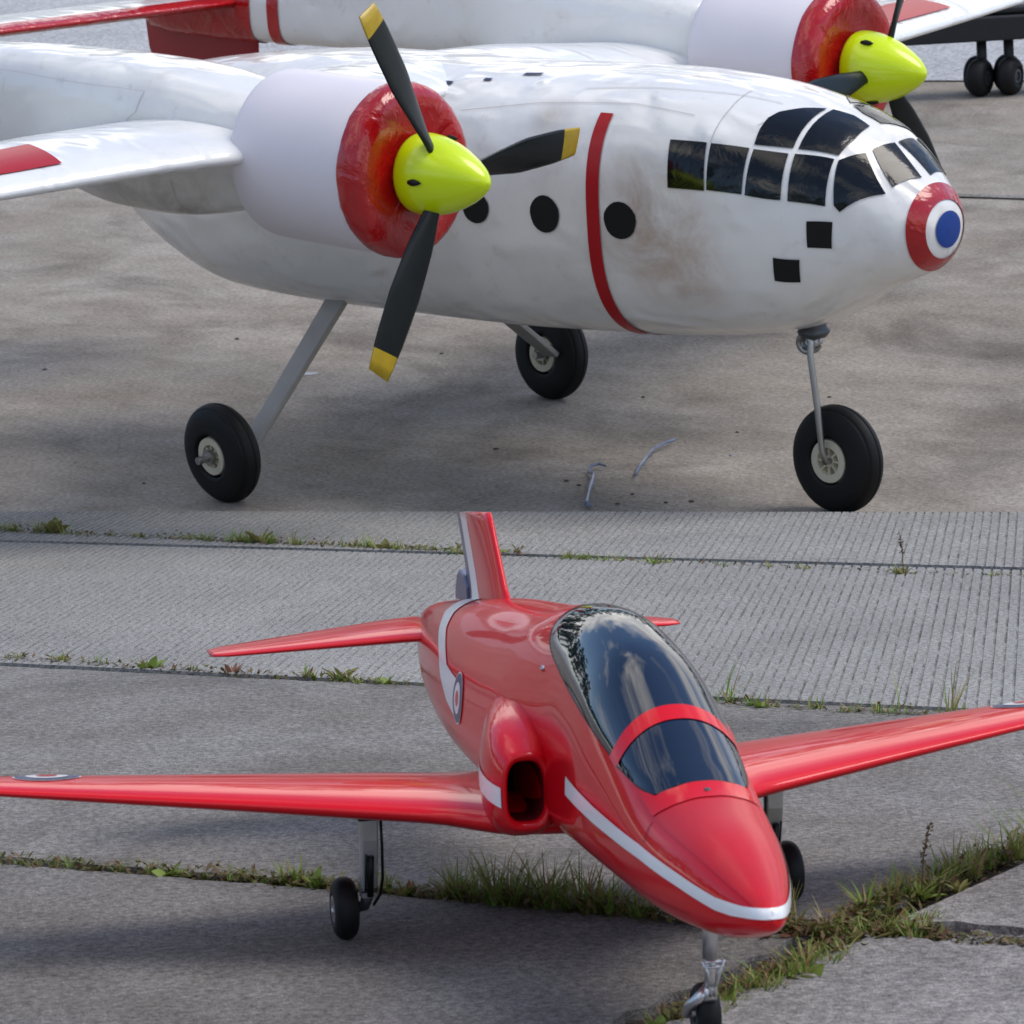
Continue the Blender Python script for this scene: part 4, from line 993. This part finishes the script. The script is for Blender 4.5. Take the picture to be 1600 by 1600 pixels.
for x, y, w, h in ((885, 752, 8, 3), (905, 759, 8, 2.5), (988, 773, 6, 2), (1080, 784, 9, 3), (1040, 786, 6, 2), (965, 788, 7, 2)):
    fleck(x, y, w, h, 'dark_chip', M['fleck'], 'small dark chip beside the curled bluish plastic scrap', 'dark chips round the plastic scraps')
for x, y, w, h, lb in ((1005, 621, 6, 3, 'round dark chip between the far main wheel and the nose wheel'), (775, 702, 11, 2.5, 'long dark sliver on bare concrete midway between the two main wheels'), (1152, 676, 5, 2, 'tiny dark chip beside the nose wheel tyre of the white plane'),
                       (1296, 621, 8, 2, 'thin dark chip just behind the nose wheel and its strut'), (370, 530, 9, 4, 'dark chip on the concrete between the grey leg and the pod tail'), (70, 578, 8, 3, 'dark chip alone beyond the splayed near main wheel'),
                       (225, 756, 6, 2, 'dark chip beside the tyre of the wheel with the protruding axle'), (690, 553, 8, 2.5, 'dark chip beyond the lower propeller blade tip')):
    fleck(x, y, w, h, 'dark_chip', M['fleck'], lb, 'dark chips on the upper concrete')
o = fleck(486, 584, 28, 7, 'paint_patch', M['pale_paint'], 'pale worn paint patch on the concrete behind the grey landing leg', None); o.scale = (1, 1, .2)
fleck(1142, 712, 6, 3, 'blue_chip', M['scrap'], 'tiny blue plastic chip beside the white plane\'s nose wheel', None)

# ------------------------------------------------------------------ dark trailer far behind
pt, ps = on_ground(1552, 149, MA), 0
wpos = wpt(MA, pt); dcam = RWC.T @ (wpos - CAM_LOC); PS = FPX / dcam[2]
upA = MA[:3, 2]; rx = np.array([1., 0, 0]); rx = rx - upA * (rx @ upA); rx /= np.linalg.norm(rx); ry = np.cross(upA, rx)
TM = np.eye(4); TM[:3, 0] = rx; TM[:3, 1] = ry; TM[:3, 2] = upA; TM[:3, 3] = wpos
tr = ob('trailer', None, None, Matrix(TM.tolist()), label='dark low trailer on twin wheels far behind the white plane', cat='trailer')
u = 1 / PS
o = ob('chassis', mesh('chassis', *join([box((0 * u, 26 * u, 106 * u), (250 * u, 42 * u, 19 * u)), box((60 * u, 26 * u, 132 * u), (190 * u, 30 * u, 5 * u))]), M['dark_paint'], False), tr); bevel(o, 3 * u)
M['pale_post'] = paint('pale_post', (.45, .44, .46), .5)
for i in range(7): ob('rail_post', mesh('rail_post', *box(((-110 + 40 * i) * u, 20 * u, 150 * u), (6 * u, 5 * u, 16 * u)), M['pale_post'], False), tr)
for x in (-14, 28): ob('strut', mesh('strut', *tube([(x * u, 20 * u, 90 * u), (x * u * 1.02, 16 * u, 28 * u)], 8 * u, 12), M['dark_paint']), tr)
for x in (-20, 27):
    for y in (0, 34):
        w_ = make_wheel(tr, (x * u, y * u, 29 * u), 30 * u, 30 * u, 12 * u, 28 * u, Matrix.Rotation(rad(58), 3, 'Z'), 'dark_alu', groove=0, spokes=5)

# ------------------------------------------------------------------ wood round the airfield, far off: it shows in the glass, the film and the paint
M['wood'] = leafmat('wood_leaves', [(0, (.03, .05, .015)), (.5, (.05, .08, .022)), (1, (.08, .10, .035))], .7, .15)
rw = np.random.default_rng(17); V = []; F = []
for i in range(420):
    a = 2 * math.pi * i / 420 + rw.normal(0, .01); R_ = rw.uniform(85, 110); hh = rw.uniform(8, 15) * (1 + .25 * math.sin(a * 5) + .15 * math.sin(a * 13)); cw_ = rw.uniform(2.5, 4.5)
    cx_, cy_ = R_ * math.cos(a), 6 + R_ * math.sin(a); zb_ = (.075 * (cy_ - 6) if cy_ > 6 else .075 * (6 - cy_)) - 1.5
    for _ in range(46):
        u_ = rw.random(); q = rw.normal(0, 1, 3); q /= np.linalg.norm(q); rr = cw_ * (1.05 - .75 * abs(u_ - .35)) * rw.uniform(.55, 1.0)
        c = np.array([cx_ + q[0] * rr, cy_ + q[1] * rr, zb_ + 1.0 + hh * u_]); e1 = rw.normal(0, 1, 3); e1 /= np.linalg.norm(e1); e2 = np.cross(e1, rw.normal(0, 1, 3)); e2 /= np.linalg.norm(e2); s_ = rw.uniform(.6, 1.3)
        n_ = len(V); V += [tuple(c - e1 * s_), tuple(c + e2 * s_ * .7), tuple(c + e1 * s_), tuple(c - e2 * s_ * .7)]; F.append((n_, n_ + 1, n_ + 2, n_ + 3))
ob('wood', mesh('wood', V, F, M['wood'], False), None, None, 'stuff', 'dark green wood ringing the airfield far off', 'wood')
